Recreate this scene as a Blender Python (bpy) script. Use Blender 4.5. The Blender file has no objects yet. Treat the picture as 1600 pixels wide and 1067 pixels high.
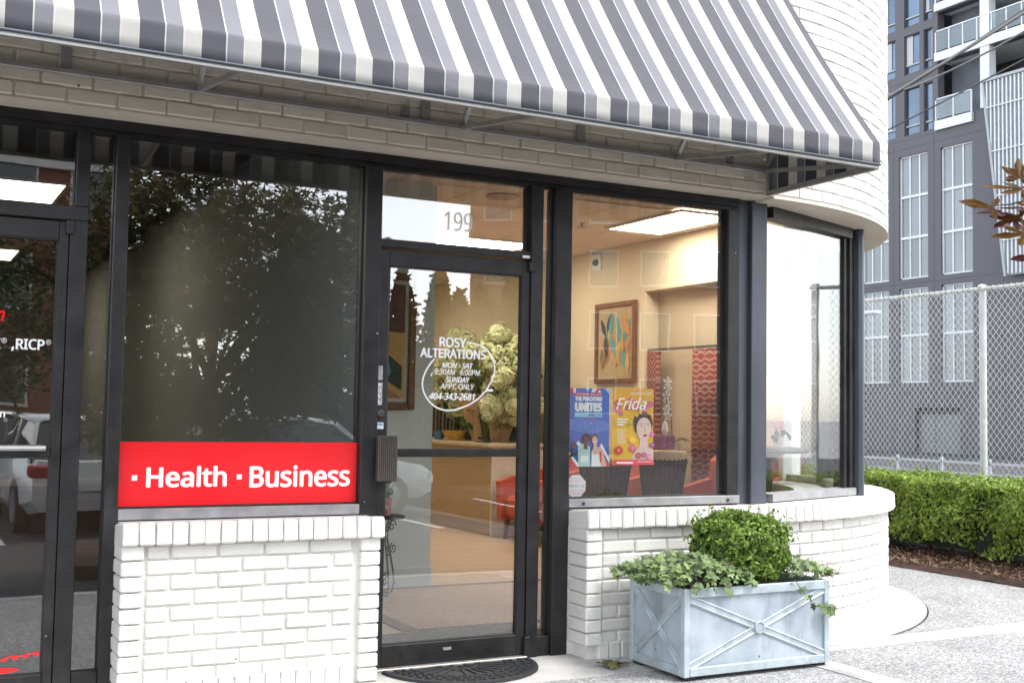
import bpy, bmesh, math, random
import numpy as np
from mathutils import Vector, Matrix
random.seed(7)
rng = np.random.default_rng(7)
R = math.radians
S = bpy.context.scene
COL = S.collection

# ------------------------------------------------------------------ camera
cam_d = bpy.data.cameras.new('camera')
cam_d.sensor_width = 36.0
cam_d.lens = 1824.05 / 1600 * 36.0
cam_d.clip_start = 0.05
cam_d.clip_end = 3000
cam = bpy.data.objects.new('camera', cam_d)
COL.objects.link(cam)
def set_camera(loc, yaw, pitch, roll):
    f = Vector((math.sin(yaw)*math.cos(pitch), math.cos(yaw)*math.cos(pitch), math.sin(pitch)))
    r = Vector((math.cos(yaw), -math.sin(yaw), 0))
    d = f.cross(r)
    r2 = r*math.cos(roll) + d*math.sin(roll)
    d2 = -r*math.sin(roll) + d*math.cos(roll)
    m = Matrix((r2, -d2, -f)).transposed().to_4x4()
    m.translation = loc
    cam.matrix_world = m
set_camera(Vector((0, -5.5, 1.30)), 0.48660743, 0.06005204, -0.0173441)
S.camera = cam

# ------------------------------------------------------------------ sky, sun, exposure
SUN_EL, SUN_AZ = R(56), R(142)          # azimuth measured from +y towards +x
W = bpy.data.worlds.new('World'); S.world = W; W.use_nodes = True
nt = W.node_tree; nt.nodes.clear()
wo = nt.nodes.new('ShaderNodeOutputWorld'); bg = nt.nodes.new('ShaderNodeBackground')
sky = nt.nodes.new('ShaderNodeTexSky'); sky.sky_type = 'NISHITA'; sky.sun_disc = False
sky.sun_elevation = SUN_EL; sky.sun_rotation = SUN_AZ
sky.air_density = 1.0; sky.dust_density = 1.0; sky.ozone_density = 1.0
hs = nt.nodes.new('ShaderNodeHueSaturation'); hs.inputs['Saturation'].default_value = 0.30
nt.links.new(sky.outputs[0], hs.inputs['Color']); nt.links.new(hs.outputs[0], bg.inputs[0])
bg.inputs[1].default_value = 0.15
nt.links.new(bg.outputs[0], wo.inputs[0])
sd = bpy.data.lights.new('sun', 'SUN'); sd.energy = 0.8; sd.angle = R(20); sd.color = (1.0, 0.96, 0.90)
sun = bpy.data.objects.new('sun', sd); COL.objects.link(sun)
sdir = Vector((math.sin(SUN_AZ)*math.cos(SUN_EL), math.cos(SUN_AZ)*math.cos(SUN_EL), math.sin(SUN_EL)))
sun.rotation_euler = sdir.to_track_quat('Z', 'Y').to_euler()
sun.location = sdir*40
S.view_settings.view_transform = 'Standard'; S.view_settings.look = 'None'
S.view_settings.gamma = 1.0; S.view_settings.use_curve_mapping = False
S.view_settings.exposure = 1.96
S.render.engine = 'CYCLES'
cy = S.cycles
cy.max_bounces = 9; cy.diffuse_bounces = 4; cy.glossy_bounces = 4; cy.transmission_bounces = 4
cy.transparent_max_bounces = 20; cy.sample_clamp_indirect = 6.0
cy.caustics_reflective = False; cy.caustics_refractive = False
try:
    cy.use_denoising = True; cy.denoiser = 'OPENIMAGEDENOISE'
except Exception:
    pass

# ------------------------------------------------------------------ materials
MATS = {}
def nodes_of(name):
    m = bpy.data.materials.new(name); m.use_nodes = True
    n = m.node_tree; n.nodes.clear()
    o = n.nodes.new('ShaderNodeOutputMaterial')
    return m, n, o
def M(name, col, rough=0.55, metal=0.0, var=0.08, vs=6.0, bump=0.0, bs=40.0, spec=0.5, rnd=0.0, stretch=None, col2=None, detail=4.0, coat=0.0, speck=None, stain=None):
    """plain procedural surface: colour with two scales of noise, roughness variation and fine relief"""
    if name in MATS: return MATS[name]
    m, n, o = nodes_of(name)
    b = n.nodes.new('ShaderNodeBsdfPrincipled')
    tc = n.nodes.new('ShaderNodeTexCoord'); src = tc.outputs['Object']
    if rnd:
        oi0 = n.nodes.new('ShaderNodeObjectInfo'); mu = n.nodes.new('ShaderNodeMath'); mu.operation = 'MULTIPLY'; mu.inputs[1].default_value = 60.0
        n.links.new(oi0.outputs['Random'], mu.inputs[0]); va = n.nodes.new('ShaderNodeVectorMath'); va.operation = 'ADD'
        n.links.new(src, va.inputs[0]); n.links.new(mu.outputs[0], va.inputs[1]); src = va.outputs[0]
    base_src = src
    if stretch:
        mp = n.nodes.new('ShaderNodeMapping'); mp.inputs['Scale'].default_value = stretch
        n.links.new(src, mp.inputs[0]); src = mp.outputs[0]
    nz = n.nodes.new('ShaderNodeTexNoise'); nz.inputs['Scale'].default_value = vs; nz.inputs['Detail'].default_value = detail
    n.links.new(src, nz.inputs['Vector'])
    mx = n.nodes.new('ShaderNodeMix'); mx.data_type = 'RGBA'
    c1 = [max(0, c*(1-var)) for c in col]; c2 = [min(1, c*(1+var)) for c in col] if col2 is None else list(col2)
    mx.inputs[6].default_value = (*c1, 1); mx.inputs[7].default_value = (*c2, 1)
    rp = n.nodes.new('ShaderNodeMapRange'); rp.inputs[1].default_value = 0.3; rp.inputs[2].default_value = 0.7
    n.links.new(nz.outputs[0], rp.inputs[0]); n.links.new(rp.outputs[0], mx.inputs[0])
    out = mx.outputs[2]
    if rnd:
        oi = n.nodes.new('ShaderNodeObjectInfo'); mr = n.nodes.new('ShaderNodeMapRange')
        mr.inputs[3].default_value = 1-rnd; mr.inputs[4].default_value = 1+rnd*0.4
        n.links.new(oi.outputs['Random'], mr.inputs[0])
        hv = n.nodes.new('ShaderNodeHueSaturation'); n.links.new(mr.outputs[0], hv.inputs['Value']); n.links.new(out, hv.inputs['Color'])
        out = hv.outputs[0]
    if stain:      # blotches of another colour: (colour, scale, threshold, strength, stretch)
        sc_, ss, th, st_, sv = stain
        mp2 = n.nodes.new('ShaderNodeMapping'); mp2.inputs['Scale'].default_value = sv; n.links.new(base_src, mp2.inputs[0])
        n3 = n.nodes.new('ShaderNodeTexNoise'); n3.inputs['Scale'].default_value = ss; n3.inputs['Detail'].default_value = 8; n3.inputs['Roughness'].default_value = 0.65
        n.links.new(mp2.outputs[0], n3.inputs['Vector'])
        m3 = n.nodes.new('ShaderNodeMapRange'); m3.inputs[1].default_value = th; m3.inputs[2].default_value = th+0.16; m3.inputs[4].default_value = st_; n.links.new(n3.outputs[0], m3.inputs[0])
        x3 = n.nodes.new('ShaderNodeMix'); x3.data_type = 'RGBA'; x3.inputs[7].default_value = (*sc_, 1); n.links.new(m3.outputs[0], x3.inputs[0]); n.links.new(out, x3.inputs[6]); out = x3.outputs[2]
    if speck:      # scattered small dots: (colour, cells per metre, share of cells, radius)
        pc, ps, sh_, rd_ = speck
        vo = n.nodes.new('ShaderNodeTexVoronoi'); vo.inputs['Scale'].default_value = ps; n.links.new(base_src, vo.inputs['Vector'])
        l1 = n.nodes.new('ShaderNodeMath'); l1.operation = 'LESS_THAN'; l1.inputs[1].default_value = rd_; n.links.new(vo.outputs['Distance'], l1.inputs[0])
        sx = n.nodes.new('ShaderNodeSeparateColor'); n.links.new(vo.outputs['Color'], sx.inputs[0])
        l2 = n.nodes.new('ShaderNodeMath'); l2.operation = 'LESS_THAN'; l2.inputs[1].default_value = sh_; n.links.new(sx.outputs[0], l2.inputs[0])
        l3 = n.nodes.new('ShaderNodeMath'); l3.operation = 'MULTIPLY'; n.links.new(l1.outputs[0], l3.inputs[0]); n.links.new(l2.outputs[0], l3.inputs[1])
        x4 = n.nodes.new('ShaderNodeMix'); x4.data_type = 'RGBA'; x4.inputs[7].default_value = (*pc, 1); n.links.new(l3.outputs[0], x4.inputs[0]); n.links.new(out, x4.inputs[6]); out = x4.outputs[2]
    n.links.new(out, b.inputs['Base Color'])
    rr = n.nodes.new('ShaderNodeMapRange'); rr.inputs[3].default_value = max(0, rough-0.07); rr.inputs[4].default_value = min(1, rough+0.07)
    n.links.new(nz.outputs[0], rr.inputs[0]); n.links.new(rr.outputs[0], b.inputs['Roughness'])
    b.inputs['Metallic'].default_value = metal
    b.inputs['Specular IOR Level'].default_value = spec
    if coat: b.inputs['Coat Weight'].default_value = coat; b.inputs['Coat Roughness'].default_value = 0.05
    if bump:
        n2 = n.nodes.new('ShaderNodeTexNoise'); n2.inputs['Scale'].default_value = bs; n2.inputs['Detail'].default_value = 5
        n.links.new(src, n2.inputs['Vector'])
        bp = n.nodes.new('ShaderNodeBump'); bp.inputs['Strength'].default_value = min(1, bump); bp.inputs['Distance'].default_value = 0.004
        n.links.new(n2.outputs[0], bp.inputs['Height']); n.links.new(bp.outputs[0], b.inputs['Normal'])
    n.links.new(b.outputs[0], o.inputs[0])
    MATS[name] = m
    return m
def glass(name, tint=(0.97, 0.98, 0.975), f0=0.115):
    """thin clear pane: see-through, mirror share rising with grazing angle"""
    if name in MATS: return MATS[name]
    m, n, o = nodes_of(name)
    lw = n.nodes.new('ShaderNodeLayerWeight'); lw.inputs['Blend'].default_value = 0.5
    pw = n.nodes.new('ShaderNodeMath'); pw.operation = 'POWER'; pw.inputs[1].default_value = 5.0
    n.links.new(lw.outputs['Facing'], pw.inputs[0])
    ma = n.nodes.new('ShaderNodeMath'); ma.operation = 'MULTIPLY_ADD'; ma.inputs[1].default_value = 1-f0; ma.inputs[2].default_value = f0
    n.links.new(pw.outputs[0], ma.inputs[0])
    tr = n.nodes.new('ShaderNodeBsdfTransparent'); tr.inputs[0].default_value = (*tint, 1)
    gl = n.nodes.new('ShaderNodeBsdfGlossy'); gl.inputs['Roughness'].default_value = 0.0
    gl.inputs['Color'].default_value = (1, 1, 1, 1)
    tc = n.nodes.new('ShaderNodeTexCoord'); nz = n.nodes.new('ShaderNodeTexNoise'); nz.inputs['Scale'].default_value = 1.3
    n.links.new(tc.outputs['Object'], nz.inputs['Vector'])
    bp = n.nodes.new('ShaderNodeBump'); bp.inputs['Strength'].default_value = 0.05; bp.inputs['Distance'].default_value = 0.02
    n.links.new(nz.outputs[0], bp.inputs['Height']); n.links.new(bp.outputs[0], gl.inputs['Normal'])
    mx = n.nodes.new('ShaderNodeMixShader')
    n.links.new(ma.outputs[0], mx.inputs[0]); n.links.new(tr.outputs[0], mx.inputs[1]); n.links.new(gl.outputs[0], mx.inputs[2])
    n.links.new(mx.outputs[0], o.inputs[0])
    MATS[name] = m
    return m
def emit(name, col, strength):
    if name in MATS: return MATS[name]
    m, n, o = nodes_of(name)
    e = n.nodes.new('ShaderNodeEmission'); e.inputs[0].default_value = (*col, 1); e.inputs[1].default_value = strength
    n.links.new(e.outputs[0], o.inputs[0]); MATS[name] = m
    return m
def leafmat(name, c1, c2, c3=None, trans=0.25, rough=0.45, scale=14.0):
    """foliage: colour varies leaf by leaf and clump by clump, a little light passes through"""
    if name in MATS: return MATS[name]
    m, n, o = nodes_of(name)
    g = n.nodes.new('ShaderNodeNewGeometry'); cr = n.nodes.new('ShaderNodeValToRGB')
    cr.color_ramp.elements[0].color = (*c1, 1); cr.color_ramp.elements[1].color = (*c2, 1)
    if c3:
        e = cr.color_ramp.elements.new(0.85); e.color = (*c3, 1)
    tc = n.nodes.new('ShaderNodeTexCoord'); nz = n.nodes.new('ShaderNodeTexNoise'); nz.inputs['Scale'].default_value = scale
    n.links.new(tc.outputs['Object'], nz.inputs['Vector'])
    mx = n.nodes.new('ShaderNodeMath'); mx.operation = 'MULTIPLY_ADD'; mx.inputs[1].default_value = 0.55
    md = n.nodes.new('ShaderNodeMath'); md.operation = 'MULTIPLY_ADD'; md.inputs[1].default_value = 0.9; md.inputs[2].default_value = -0.25
    n.links.new(nz.outputs[0], md.inputs[0]); n.links.new(g.outputs['Random Per Island'], mx.inputs[0]); n.links.new(md.outputs[0], mx.inputs[2])
    n.links.new(mx.outputs[0], cr.inputs[0])
    b = n.nodes.new('ShaderNodeBsdfPrincipled'); b.inputs['Roughness'].default_value = rough; b.inputs['Specular IOR Level'].default_value = 0.25
    n.links.new(cr.outputs[0], b.inputs['Base Color'])
    t = n.nodes.new('ShaderNodeBsdfTranslucent'); n.links.new(cr.outputs[0], t.inputs[0])
    ms = n.nodes.new('ShaderNodeMixShader'); ms.inputs[0].default_value = trans
    n.links.new(b.outputs[0], ms.inputs[1]); n.links.new(t.outputs[0], ms.inputs[2]); n.links.new(ms.outputs[0], o.inputs[0])
    MATS[name] = m
    return m
def stripe_mat(name, axis):
    """woven awning cloth: dark grey, mid grey and cream bands with thin cream lines"""
    m, n, o = nodes_of(name)
    tc = n.nodes.new('ShaderNodeTexCoord'); sp = n.nodes.new('ShaderNodeSeparateXYZ'); n.links.new(tc.outputs['Object'], sp.inputs[0])
    a = n.nodes.new('ShaderNodeMath'); a.operation = 'MULTIPLY_ADD'; a.inputs[1].default_value = 1/0.23164; a.inputs[2].default_value = 50 + STRIPE_PHASE
    n.links.new(sp.outputs[axis], a.inputs[0])
    f = n.nodes.new('ShaderNodeMath'); f.operation = 'FRACT'; n.links.new(a.outputs[0], f.inputs[0])
    cr = n.nodes.new('ShaderNodeValToRGB'); cr.color_ramp.interpolation = 'CONSTANT'
    dk, md, wh = (0.105, 0.105, 0.124, 1), (0.235, 0.236, 0.263, 1), (0.66, 0.64, 0.60, 1)
    es = cr.color_ramp.elements
    es[0].position = 0; es[0].color = dk; es[1].position = 0.395; es[1].color = wh
    for p, c in ((0.418, md), (0.695, wh), (0.715, (0.58, 0.565, 0.53, 1)), (0.985, wh)):
        e = es.new(p); e.color = c
    n.links.new(f.outputs[0], cr.inputs[0])
    nz = n.nodes.new('ShaderNodeTexNoise'); nz.inputs['Scale'].default_value = 2.2; n.links.new(tc.outputs['Object'], nz.inputs['Vector'])
    mr = n.nodes.new('ShaderNodeMapRange'); mr.inputs[3].default_value = 0.86; mr.inputs[4].default_value = 1.1; n.links.new(nz.outputs[0], mr.inputs[0])
    hv = n.nodes.new('ShaderNodeHueSaturation'); n.links.new(cr.outputs[0], hv.inputs['Color']); n.links.new(mr.outputs[0], hv.inputs['Value'])
    b = n.nodes.new('ShaderNodeBsdfPrincipled'); b.inputs['Roughness'].default_value = 0.8; b.inputs['Sheen Weight'].default_value = 0.15
    n.links.new(hv.outputs[0], b.inputs['Base Color'])
    n2 = n.nodes.new('ShaderNodeTexNoise'); n2.inputs['Scale'].default_value = 260; n.links.new(tc.outputs['Object'], n2.inputs['Vector'])
    bp = n.nodes.new('ShaderNodeBump'); bp.inputs['Strength'].default_value = 0.25; bp.inputs['Distance'].default_value = 0.001
    n5 = n.nodes.new('ShaderNodeTexNoise'); n5.inputs['Scale'].default_value = 3.5; n5.inputs['Detail'].default_value = 3; n.links.new(tc.outputs['Object'], n5.inputs['Vector'])
    b5 = n.nodes.new('ShaderNodeBump'); b5.inputs['Strength'].default_value = 0.6; b5.inputs['Distance'].default_value = 0.03; n.links.new(n5.outputs[0], b5.inputs['Height']); n.links.new(b5.outputs[0], bp.inputs['Normal'])
    n.links.new(n2.outputs[0], bp.inputs['Height']); n.links.new(bp.outputs[0], b.inputs['Normal'])
    t = n.nodes.new('ShaderNodeBsdfTranslucent'); n.links.new(hv.outputs[0], t.inputs[0])
    ms = n.nodes.new('ShaderNodeMixShader'); ms.inputs[0].default_value = 0.30
    n.links.new(b.outputs[0], ms.inputs[1]); n.links.new(t.outputs[0], ms.inputs[2]); n.links.new(ms.outputs[0], o.inputs[0])
    MATS[name] = m
    return m
def aggregate_mat():
    """exposed pebble concrete: pale and dark pebbles of a few millimetres in grey paste"""
    m, n, o = nodes_of('exposed_aggregate')
    tc = n.nodes.new('ShaderNodeTexCoord')
    v = n.nodes.new('ShaderNodeTexVoronoi'); v.inputs['Scale'].default_value = 125; n.links.new(tc.outputs['Object'], v.inputs['Vector'])
    v2 = n.nodes.new('ShaderNodeTexVoronoi'); v2.inputs['Scale'].default_value = 38; n.links.new(tc.outputs['Object'], v2.inputs['Vector'])
    cr = n.nodes.new('ShaderNodeValToRGB'); es = cr.color_ramp.elements
    es[0].color = (0.14, 0.14, 0.142, 1); es[1].color = (0.56, 0.55, 0.54, 1)
    e = es.new(0.25); e.color = (0.25, 0.248, 0.248, 1)
    e = es.new(0.6); e.color = (0.36, 0.355, 0.35, 1)
    sx = n.nodes.new('ShaderNodeSeparateColor'); n.links.new(v.outputs['Color'], sx.inputs[0]); n.links.new(sx.outputs[0], cr.inputs[0])
    c2 = n.nodes.new('ShaderNodeSeparateColor'); n.links.new(v2.outputs['Color'], c2.inputs[0])
    nz = n.nodes.new('ShaderNodeTexNoise'); nz.inputs['Scale'].default_value = 1.7; nz.inputs['Detail'].default_value = 6; n.links.new(tc.outputs['Object'], nz.inputs['Vector'])
    ad = n.nodes.new('ShaderNodeMath'); ad.operation = 'MULTIPLY_ADD'; ad.inputs[1].default_value = 0.35; n.links.new(c2.outputs[1], ad.inputs[0]); n.links.new(nz.outputs[0], ad.inputs[2])
    mr = n.nodes.new('ShaderNodeMapRange'); mr.inputs[1].default_value = 0.3; mr.inputs[2].default_value = 1.0; mr.inputs[3].default_value = 0.72; mr.inputs[4].default_value = 1.18; n.links.new(ad.outputs[0], mr.inputs[0])
    hv = n.nodes.new('ShaderNodeHueSaturation'); n.links.new(cr.outputs[0], hv.inputs['Color']); n.links.new(mr.outputs[0], hv.inputs['Value'])
    b = n.nodes.new('ShaderNodeBsdfPrincipled'); b.inputs['Roughness'].default_value = 0.75
    n.links.new(hv.outputs[0], b.inputs['Base Color'])
    bp = n.nodes.new('ShaderNodeBump'); bp.inputs['Strength'].default_value = 0.8; bp.inputs['Distance'].default_value = 0.004; bp.invert = True
    n.links.new(v.outputs['Distance'], bp.inputs['Height']); n.links.new(bp.outputs[0], b.inputs['Normal'])
    n.links.new(b.outputs[0], o.inputs[0]); MATS['exposed_aggregate'] = m
    return m

# ------------------------------------------------------------------ mesh helpers
class MB:
    def __init__(s): s.v = []; s.f = []
    def add(s, vs, fs):
        o = len(s.v); s.v += [tuple(p) for p in vs]; s.f += [tuple(i+o for i in q) for q in fs]; return s
    def box(s, x0, x1, y0, y1, z0, z1, c=0.0):
        if c <= 0:
            s.add([(x0,y0,z0),(x1,y0,z0),(x1,y1,z0),(x0,y1,z0),(x0,y0,z1),(x1,y0,z1),(x1,y1,z1),(x0,y1,z1)],
                  [(0,3,2,1),(4,5,6,7),(0,1,5,4),(1,2,6,5),(2,3,7,6),(3,0,4,7)]); return s
        lo = (x0, y0, z0); hi = (x1, y1, z1); vs = []; idx = {}
        c = min(c, *(abs(hi[i]-lo[i])*0.45 for i in range(3)))
        for sx in (0,1):
            for sy in (0,1):
                for sz in (0,1):
                    sg = (sx,sy,sz)
                    for a in range(3):
                        p = []
                        for k in range(3):
                            e = hi[k] if sg[k] else lo[k]
                            if k != a: e += -c if sg[k] else c
                            p.append(e)
                        idx[(sg,a)] = len(vs); vs.append(p)
        fs = []
        for a in range(3):
            b, d = (a+1)%3, (a+2)%3
            for sa in (0,1):
                q = []
                for sb, sdd in ((0,0),(1,0),(1,1),(0,1)):
                    sg = [0,0,0]; sg[a]=sa; sg[b]=sb; sg[d]=sdd; q.append(idx[(tuple(sg),a)])
                fs.append(q if sa else q[::-1])
            for sb in (0,1):
                for sdd in (0,1):
                    g0=[0,0,0]; g0[b]=sb; g0[d]=sdd; g1=list(g0); g1[a]=1
                    q=[idx[(tuple(g0),b)],idx[(tuple(g1),b)],idx[(tuple(g1),d)],idx[(tuple(g0),d)]]
                    fs.append(q if sb == sdd else q[::-1])
        for sx in (0,1):
            for sy in (0,1):
                for sz in (0,1):
                    sg=(sx,sy,sz); q=[idx[(sg,0)],idx[(sg,1)],idx[(sg,2)]]
                    fs.append(q if (sx+sy+sz)%2==1 else q[::-1])
        s.add(vs, fs); return s
    def ring_tube(s, pts, rad, n=8, cap=True):
        """tube along a polyline; rad a number or one per point"""
        P = [Vector(p) for p in pts]; k = len(P)
        rs = rad if isinstance(rad, (list, tuple)) else [rad]*k
        o = len(s.v); up = None
        for i in range(k):
            t = (P[min(i+1,k-1)]-P[max(i-1,0)])
            t = t.normalized() if t.length > 1e-9 else Vector((0,0,1))
            if up is None:
                up = Vector((0,0,1)) if abs(t.z) < 0.9 else Vector((1,0,0))
            a = t.cross(up)
            if a.length < 1e-6: a = t.orthogonal()
            a.normalize(); b = t.cross(a).normalized(); up = -b if False else up
            for j in range(n):
                w = 2*math.pi*j/n
                s.v.append(tuple(P[i]+a*(rs[i]*math.cos(w))+b*(rs[i]*math.sin(w))))
        for i in range(k-1):
            for j in range(n):
                s.f.append((o+i*n+j, o+i*n+(j+1)%n, o+(i+1)*n+(j+1)%n, o+(i+1)*n+j))
        if cap:
            s.f.append(tuple(o+j for j in range(n))[::-1]); s.f.append(tuple(o+(k-1)*n+j for j in range(n)))
        return s
    def bar(s, p, q, w, h):
        """rectangular bar from p to q"""
        p, q = Vector(p), Vector(q); t = (q-p).normalized()
        up = Vector((0,0,1)) if abs(t.z) < 0.95 else Vector((0,1,0))
        a = t.cross(up).normalized()*w/2; b = a.cross(t).normalized()*h/2
        vs = [p-a-b,p+a-b,p+a+b,p-a+b,q-a-b,q+a-b,q+a+b,q-a+b]
        s.add(vs, [(0,1,2,3),(7,6,5,4),(0,4,5,1),(1,5,6,2),(2,6,7,3),(3,7,4,0)]); return s
    def lathe(s, c, prof, n=20, axis='z', a0=0, a1=2*math.pi):
        o = len(s.v); full = abs(a1-a0-2*math.pi) < 1e-6; m = n if full else n+1
        for r, h in prof:
            for j in range(m):
                w = a0+(a1-a0)*j/n
                if axis == 'z': s.v.append((c[0]+r*math.cos(w), c[1]+r*math.sin(w), c[2]+h))
                elif axis == 'y': s.v.append((c[0]+r*math.cos(w), c[1]+h, c[2]+r*math.sin(w)))
                else: s.v.append((c[0]+h, c[1]+r*math.cos(w), c[2]+r*math.sin(w)))
        for i in range(len(prof)-1):
            for j in range(n):
                j2 = (j+1) % m
                s.f.append((o+i*m+j, o+i*m+j2, o+(i+1)*m+j2, o+(i+1)*m+j))
        if full:
            s.f.append(tuple(o+j for j in range(m))); s.f.append(tuple(o+(len(prof)-1)*m+j for j in range(m)))
        return s
    def prism(s, poly, y0, y1, plane='xz'):
        """extrude a polygon: plane xz along y, xy along z, yz along x"""
        n = len(poly); mk = {'xz': lambda a,b,h: (a,h,b), 'xy': lambda a,b,h: (a,b,h), 'yz': lambda a,b,h: (h,a,b)}[plane]
        vs = [mk(a,b,y0) for a,b in poly]+[mk(a,b,y1) for a,b in poly]
        fs = [tuple(range(n)), tuple(range(2*n-1,n-1,-1))]+[(i,(i+1)%n,n+(i+1)%n,n+i) for i in range(n)]
        s.add(vs, fs); return s
    def ball(s, c, r, nu=12, nv=8, sq=(1,1,1)):
        prof = [(max(1e-4, math.sin(math.pi*i/nv)), -math.cos(math.pi*i/nv)) for i in range(nv+1)]
        o = len(s.v); s.lathe((0,0,0), prof, nu)
        for i in range(o, len(s.v)):
            p = s.v[i]; s.v[i] = (c[0]+p[0]*r*sq[0], c[1]+p[1]*r*sq[1], c[2]+p[2]*r*sq[2])
        return s
def rootloc(o):
    while o.parent: o = o.parent
    return Vector(o.location)
def mesh_of(name, v, f, mat, fix=True, smooth=None):
    me = bpy.data.meshes.new(name); me.from_pydata(v, [], f)
    if fix:
        bm = bmesh.new(); bm.from_mesh(me); bmesh.ops.recalc_face_normals(bm, faces=bm.faces); bm.to_mesh(me); bm.free()
    if mat: me.materials.append(MATS[mat] if isinstance(mat, str) else mat)
    if smooth is not None:
        me.polygons.foreach_set('use_smooth', [True]*len(me.polygons)); me.set_sharp_from_angle(angle=R(smooth))
    return me
def link(name, me, parent=None):
    o = bpy.data.objects.new(name, me); COL.objects.link(o)
    if parent: o.parent = parent
    return o
def obj(name, mb, mat, parent=None, smooth=None, local=False, fix=True, at=None):
    """one mesh object; vertices given in world space are stored relative to the thing's base"""
    v = mb.v
    if not local:
        off = rootloc(parent) if parent else (Vector(at) if at else Vector((0,0,0)))
        if off.length > 0: v = [(p[0]-off.x, p[1]-off.y, p[2]-off.z) for p in v]
    o = link(name, mesh_of(name, v, mb.f, mat, fix, smooth), parent)
    if at and not parent: o.location = at
    return o
def tag(o, label=None, cat=None, group=None, kind=None):
    if label: o['label'] = label
    if cat: o['category'] = cat
    if group: o['group'] = group
    if kind: o['kind'] = kind
    return o
def thing(name, label, cat, loc=(0,0,0), rz=0.0, group=None):
    o = bpy.data.objects.new(name, None); COL.objects.link(o); o.location = loc; o.rotation_euler = (0,0,rz); o.empty_display_size = 0.1
    return tag(o, label, cat, group)
def copy_tree(o, parent=None):
    c = o.copy(); COL.objects.link(c); c.parent = parent
    for ch in list(o.children): copy_tree(ch, c)
    return c
def bundled_font():
    import os
    try:   # the sans face that ships with Blender's own interface; the built-in font if it is not there
        return bpy.data.fonts.load(os.path.join(bpy.utils.system_resource('DATAFILES'), 'fonts', 'NotoSansMath-Regular.woff2'))
    except Exception:
        return None
FONT = bundled_font()
def text_geo(body, bold=0.0, shear=0.0, spacing=1.0):
    cu = bpy.data.curves.new('lettering', 'FONT'); cu.body = body; cu.size = 1
    if FONT and body != '\u00ae': cu.font = FONT
    cu.shear = shear; cu.space_character = spacing
    cu.resolution_u = 4
    t = bpy.data.objects.new('lettering', cu); COL.objects.link(t)
    dg = bpy.context.evaluated_depsgraph_get(); dg.update()
    me = t.evaluated_get(dg).to_mesh()
    v = [tuple(p.co) for p in me.vertices]; f = [tuple(p.vertices) for p in me.polygons]
    t.evaluated_get(dg).to_mesh_clear(); bpy.data.objects.remove(t); bpy.data.curves.remove(cu)
    if bold > 0:        # heavier weight: the glyphs laid over themselves, slightly shifted
        n0 = len(v); v0, f0_ = list(v), list(f)
        for k in range(8):
            a = 2*math.pi*k/8; v += [(p[0]+bold*1.5*math.cos(a), p[1]+bold*1.1*math.sin(a), 1e-5*(k+1)) for p in v0]; f += [tuple(i+n0*(k+1) for i in q) for q in f0_]
    return v, f
def text_box(mb, body, x0, x1, z0, z1, y, bold=0.0, shear=0.0, spacing=1.0):
    """flat lettering fitted to a rectangle in the plane y = const, read from the -y side"""
    v, f = text_geo(body, bold, shear, spacing)
    ax = [p[0] for p in v]; az = [p[1] for p in v]
    a0, a1, b0, b1 = min(ax), max(ax), min(az), max(az)
    mb.add([(x0+(p[0]-a0)/(a1-a0)*(x1-x0), y-p[2]*2, z0+(p[1]-b0)/(b1-b0)*(z1-z0)) for p in v], f)
    return mb
def flat(mb, pts, y):
    mb.add([(a, y, b) for a, b in pts], [tuple(range(len(pts)))]); return mb
def ell(cx, cz, rx, rz, n=18, a0=0, a1=2*math.pi, rot=0):
    o = []
    for i in range(n):
        w = a0+(a1-a0)*i/(n if abs(a1-a0-2*math.pi) < 1e-6 else n-1)
        x, z = rx*math.cos(w), rz*math.sin(w)
        o.append((cx+x*math.cos(rot)-z*math.sin(rot), cz+x*math.sin(rot)+z*math.cos(rot)))
    return o
def leaves(centers, normals, size, shape, jit=0.5):
    """many small leaf polygons; shape is a list of (u,v,w) points of one leaf, drawn as one polygon fan"""
    n = len(centers); k = len(shape); sh = np.array(shape, float)
    nr = normals + rng.normal(0, jit, (n,3)); nr /= np.linalg.norm(nr, axis=1, keepdims=True)+1e-9
    t = rng.normal(0, 1, (n,3)); t -= nr*(t*nr).sum(1, keepdims=True); t /= np.linalg.norm(t, axis=1, keepdims=True)+1e-9
    b = np.cross(nr, t)
    sz = size*rng.uniform(0.65, 1.25, (n,1,1))
    P = centers[:,None,:] + sz*(sh[None,:,0:1]*t[:,None,:] + sh[None,:,1:2]*b[:,None,:] + sh[None,:,2:3]*nr[:,None,:])
    return P.reshape(-1,3).tolist(), (np.arange(n)[:,None]*k+np.arange(k)[None,:]).tolist()
OVAL = [(-.5,0,0),(-.2,.27,.05),(.25,.24,.05),(.55,0,0),(.25,-.24,.05),(-.2,-.27,.05)]
DIAM = [(-.5,0,0),(0,.3,.06),(.5,0,0),(0,-.3,.06)]
def star(lobes, inner, wid=0.35):
    out = []
    for i in range(lobes):
        a = math.pi*(-0.72+1.44*i/(lobes-1)); r = 1.0-0.35*abs(i-(lobes-1)/2)/((lobes-1)/2)
        out += [(r*.75*math.cos(a-.13), r*.75*math.sin(a-.13), .03), (r*math.cos(a), r*math.sin(a), -.08), (r*.75*math.cos(a+.13), r*.75*math.sin(a+.13), .03)]
        if i < lobes-1:
            a2 = math.pi*(-0.72+1.44*(i+.5)/(lobes-1)); out.append((inner*math.cos(a2), inner*math.sin(a2), 0))
    out.append((-0.08, 0, 0))
    return out

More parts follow.
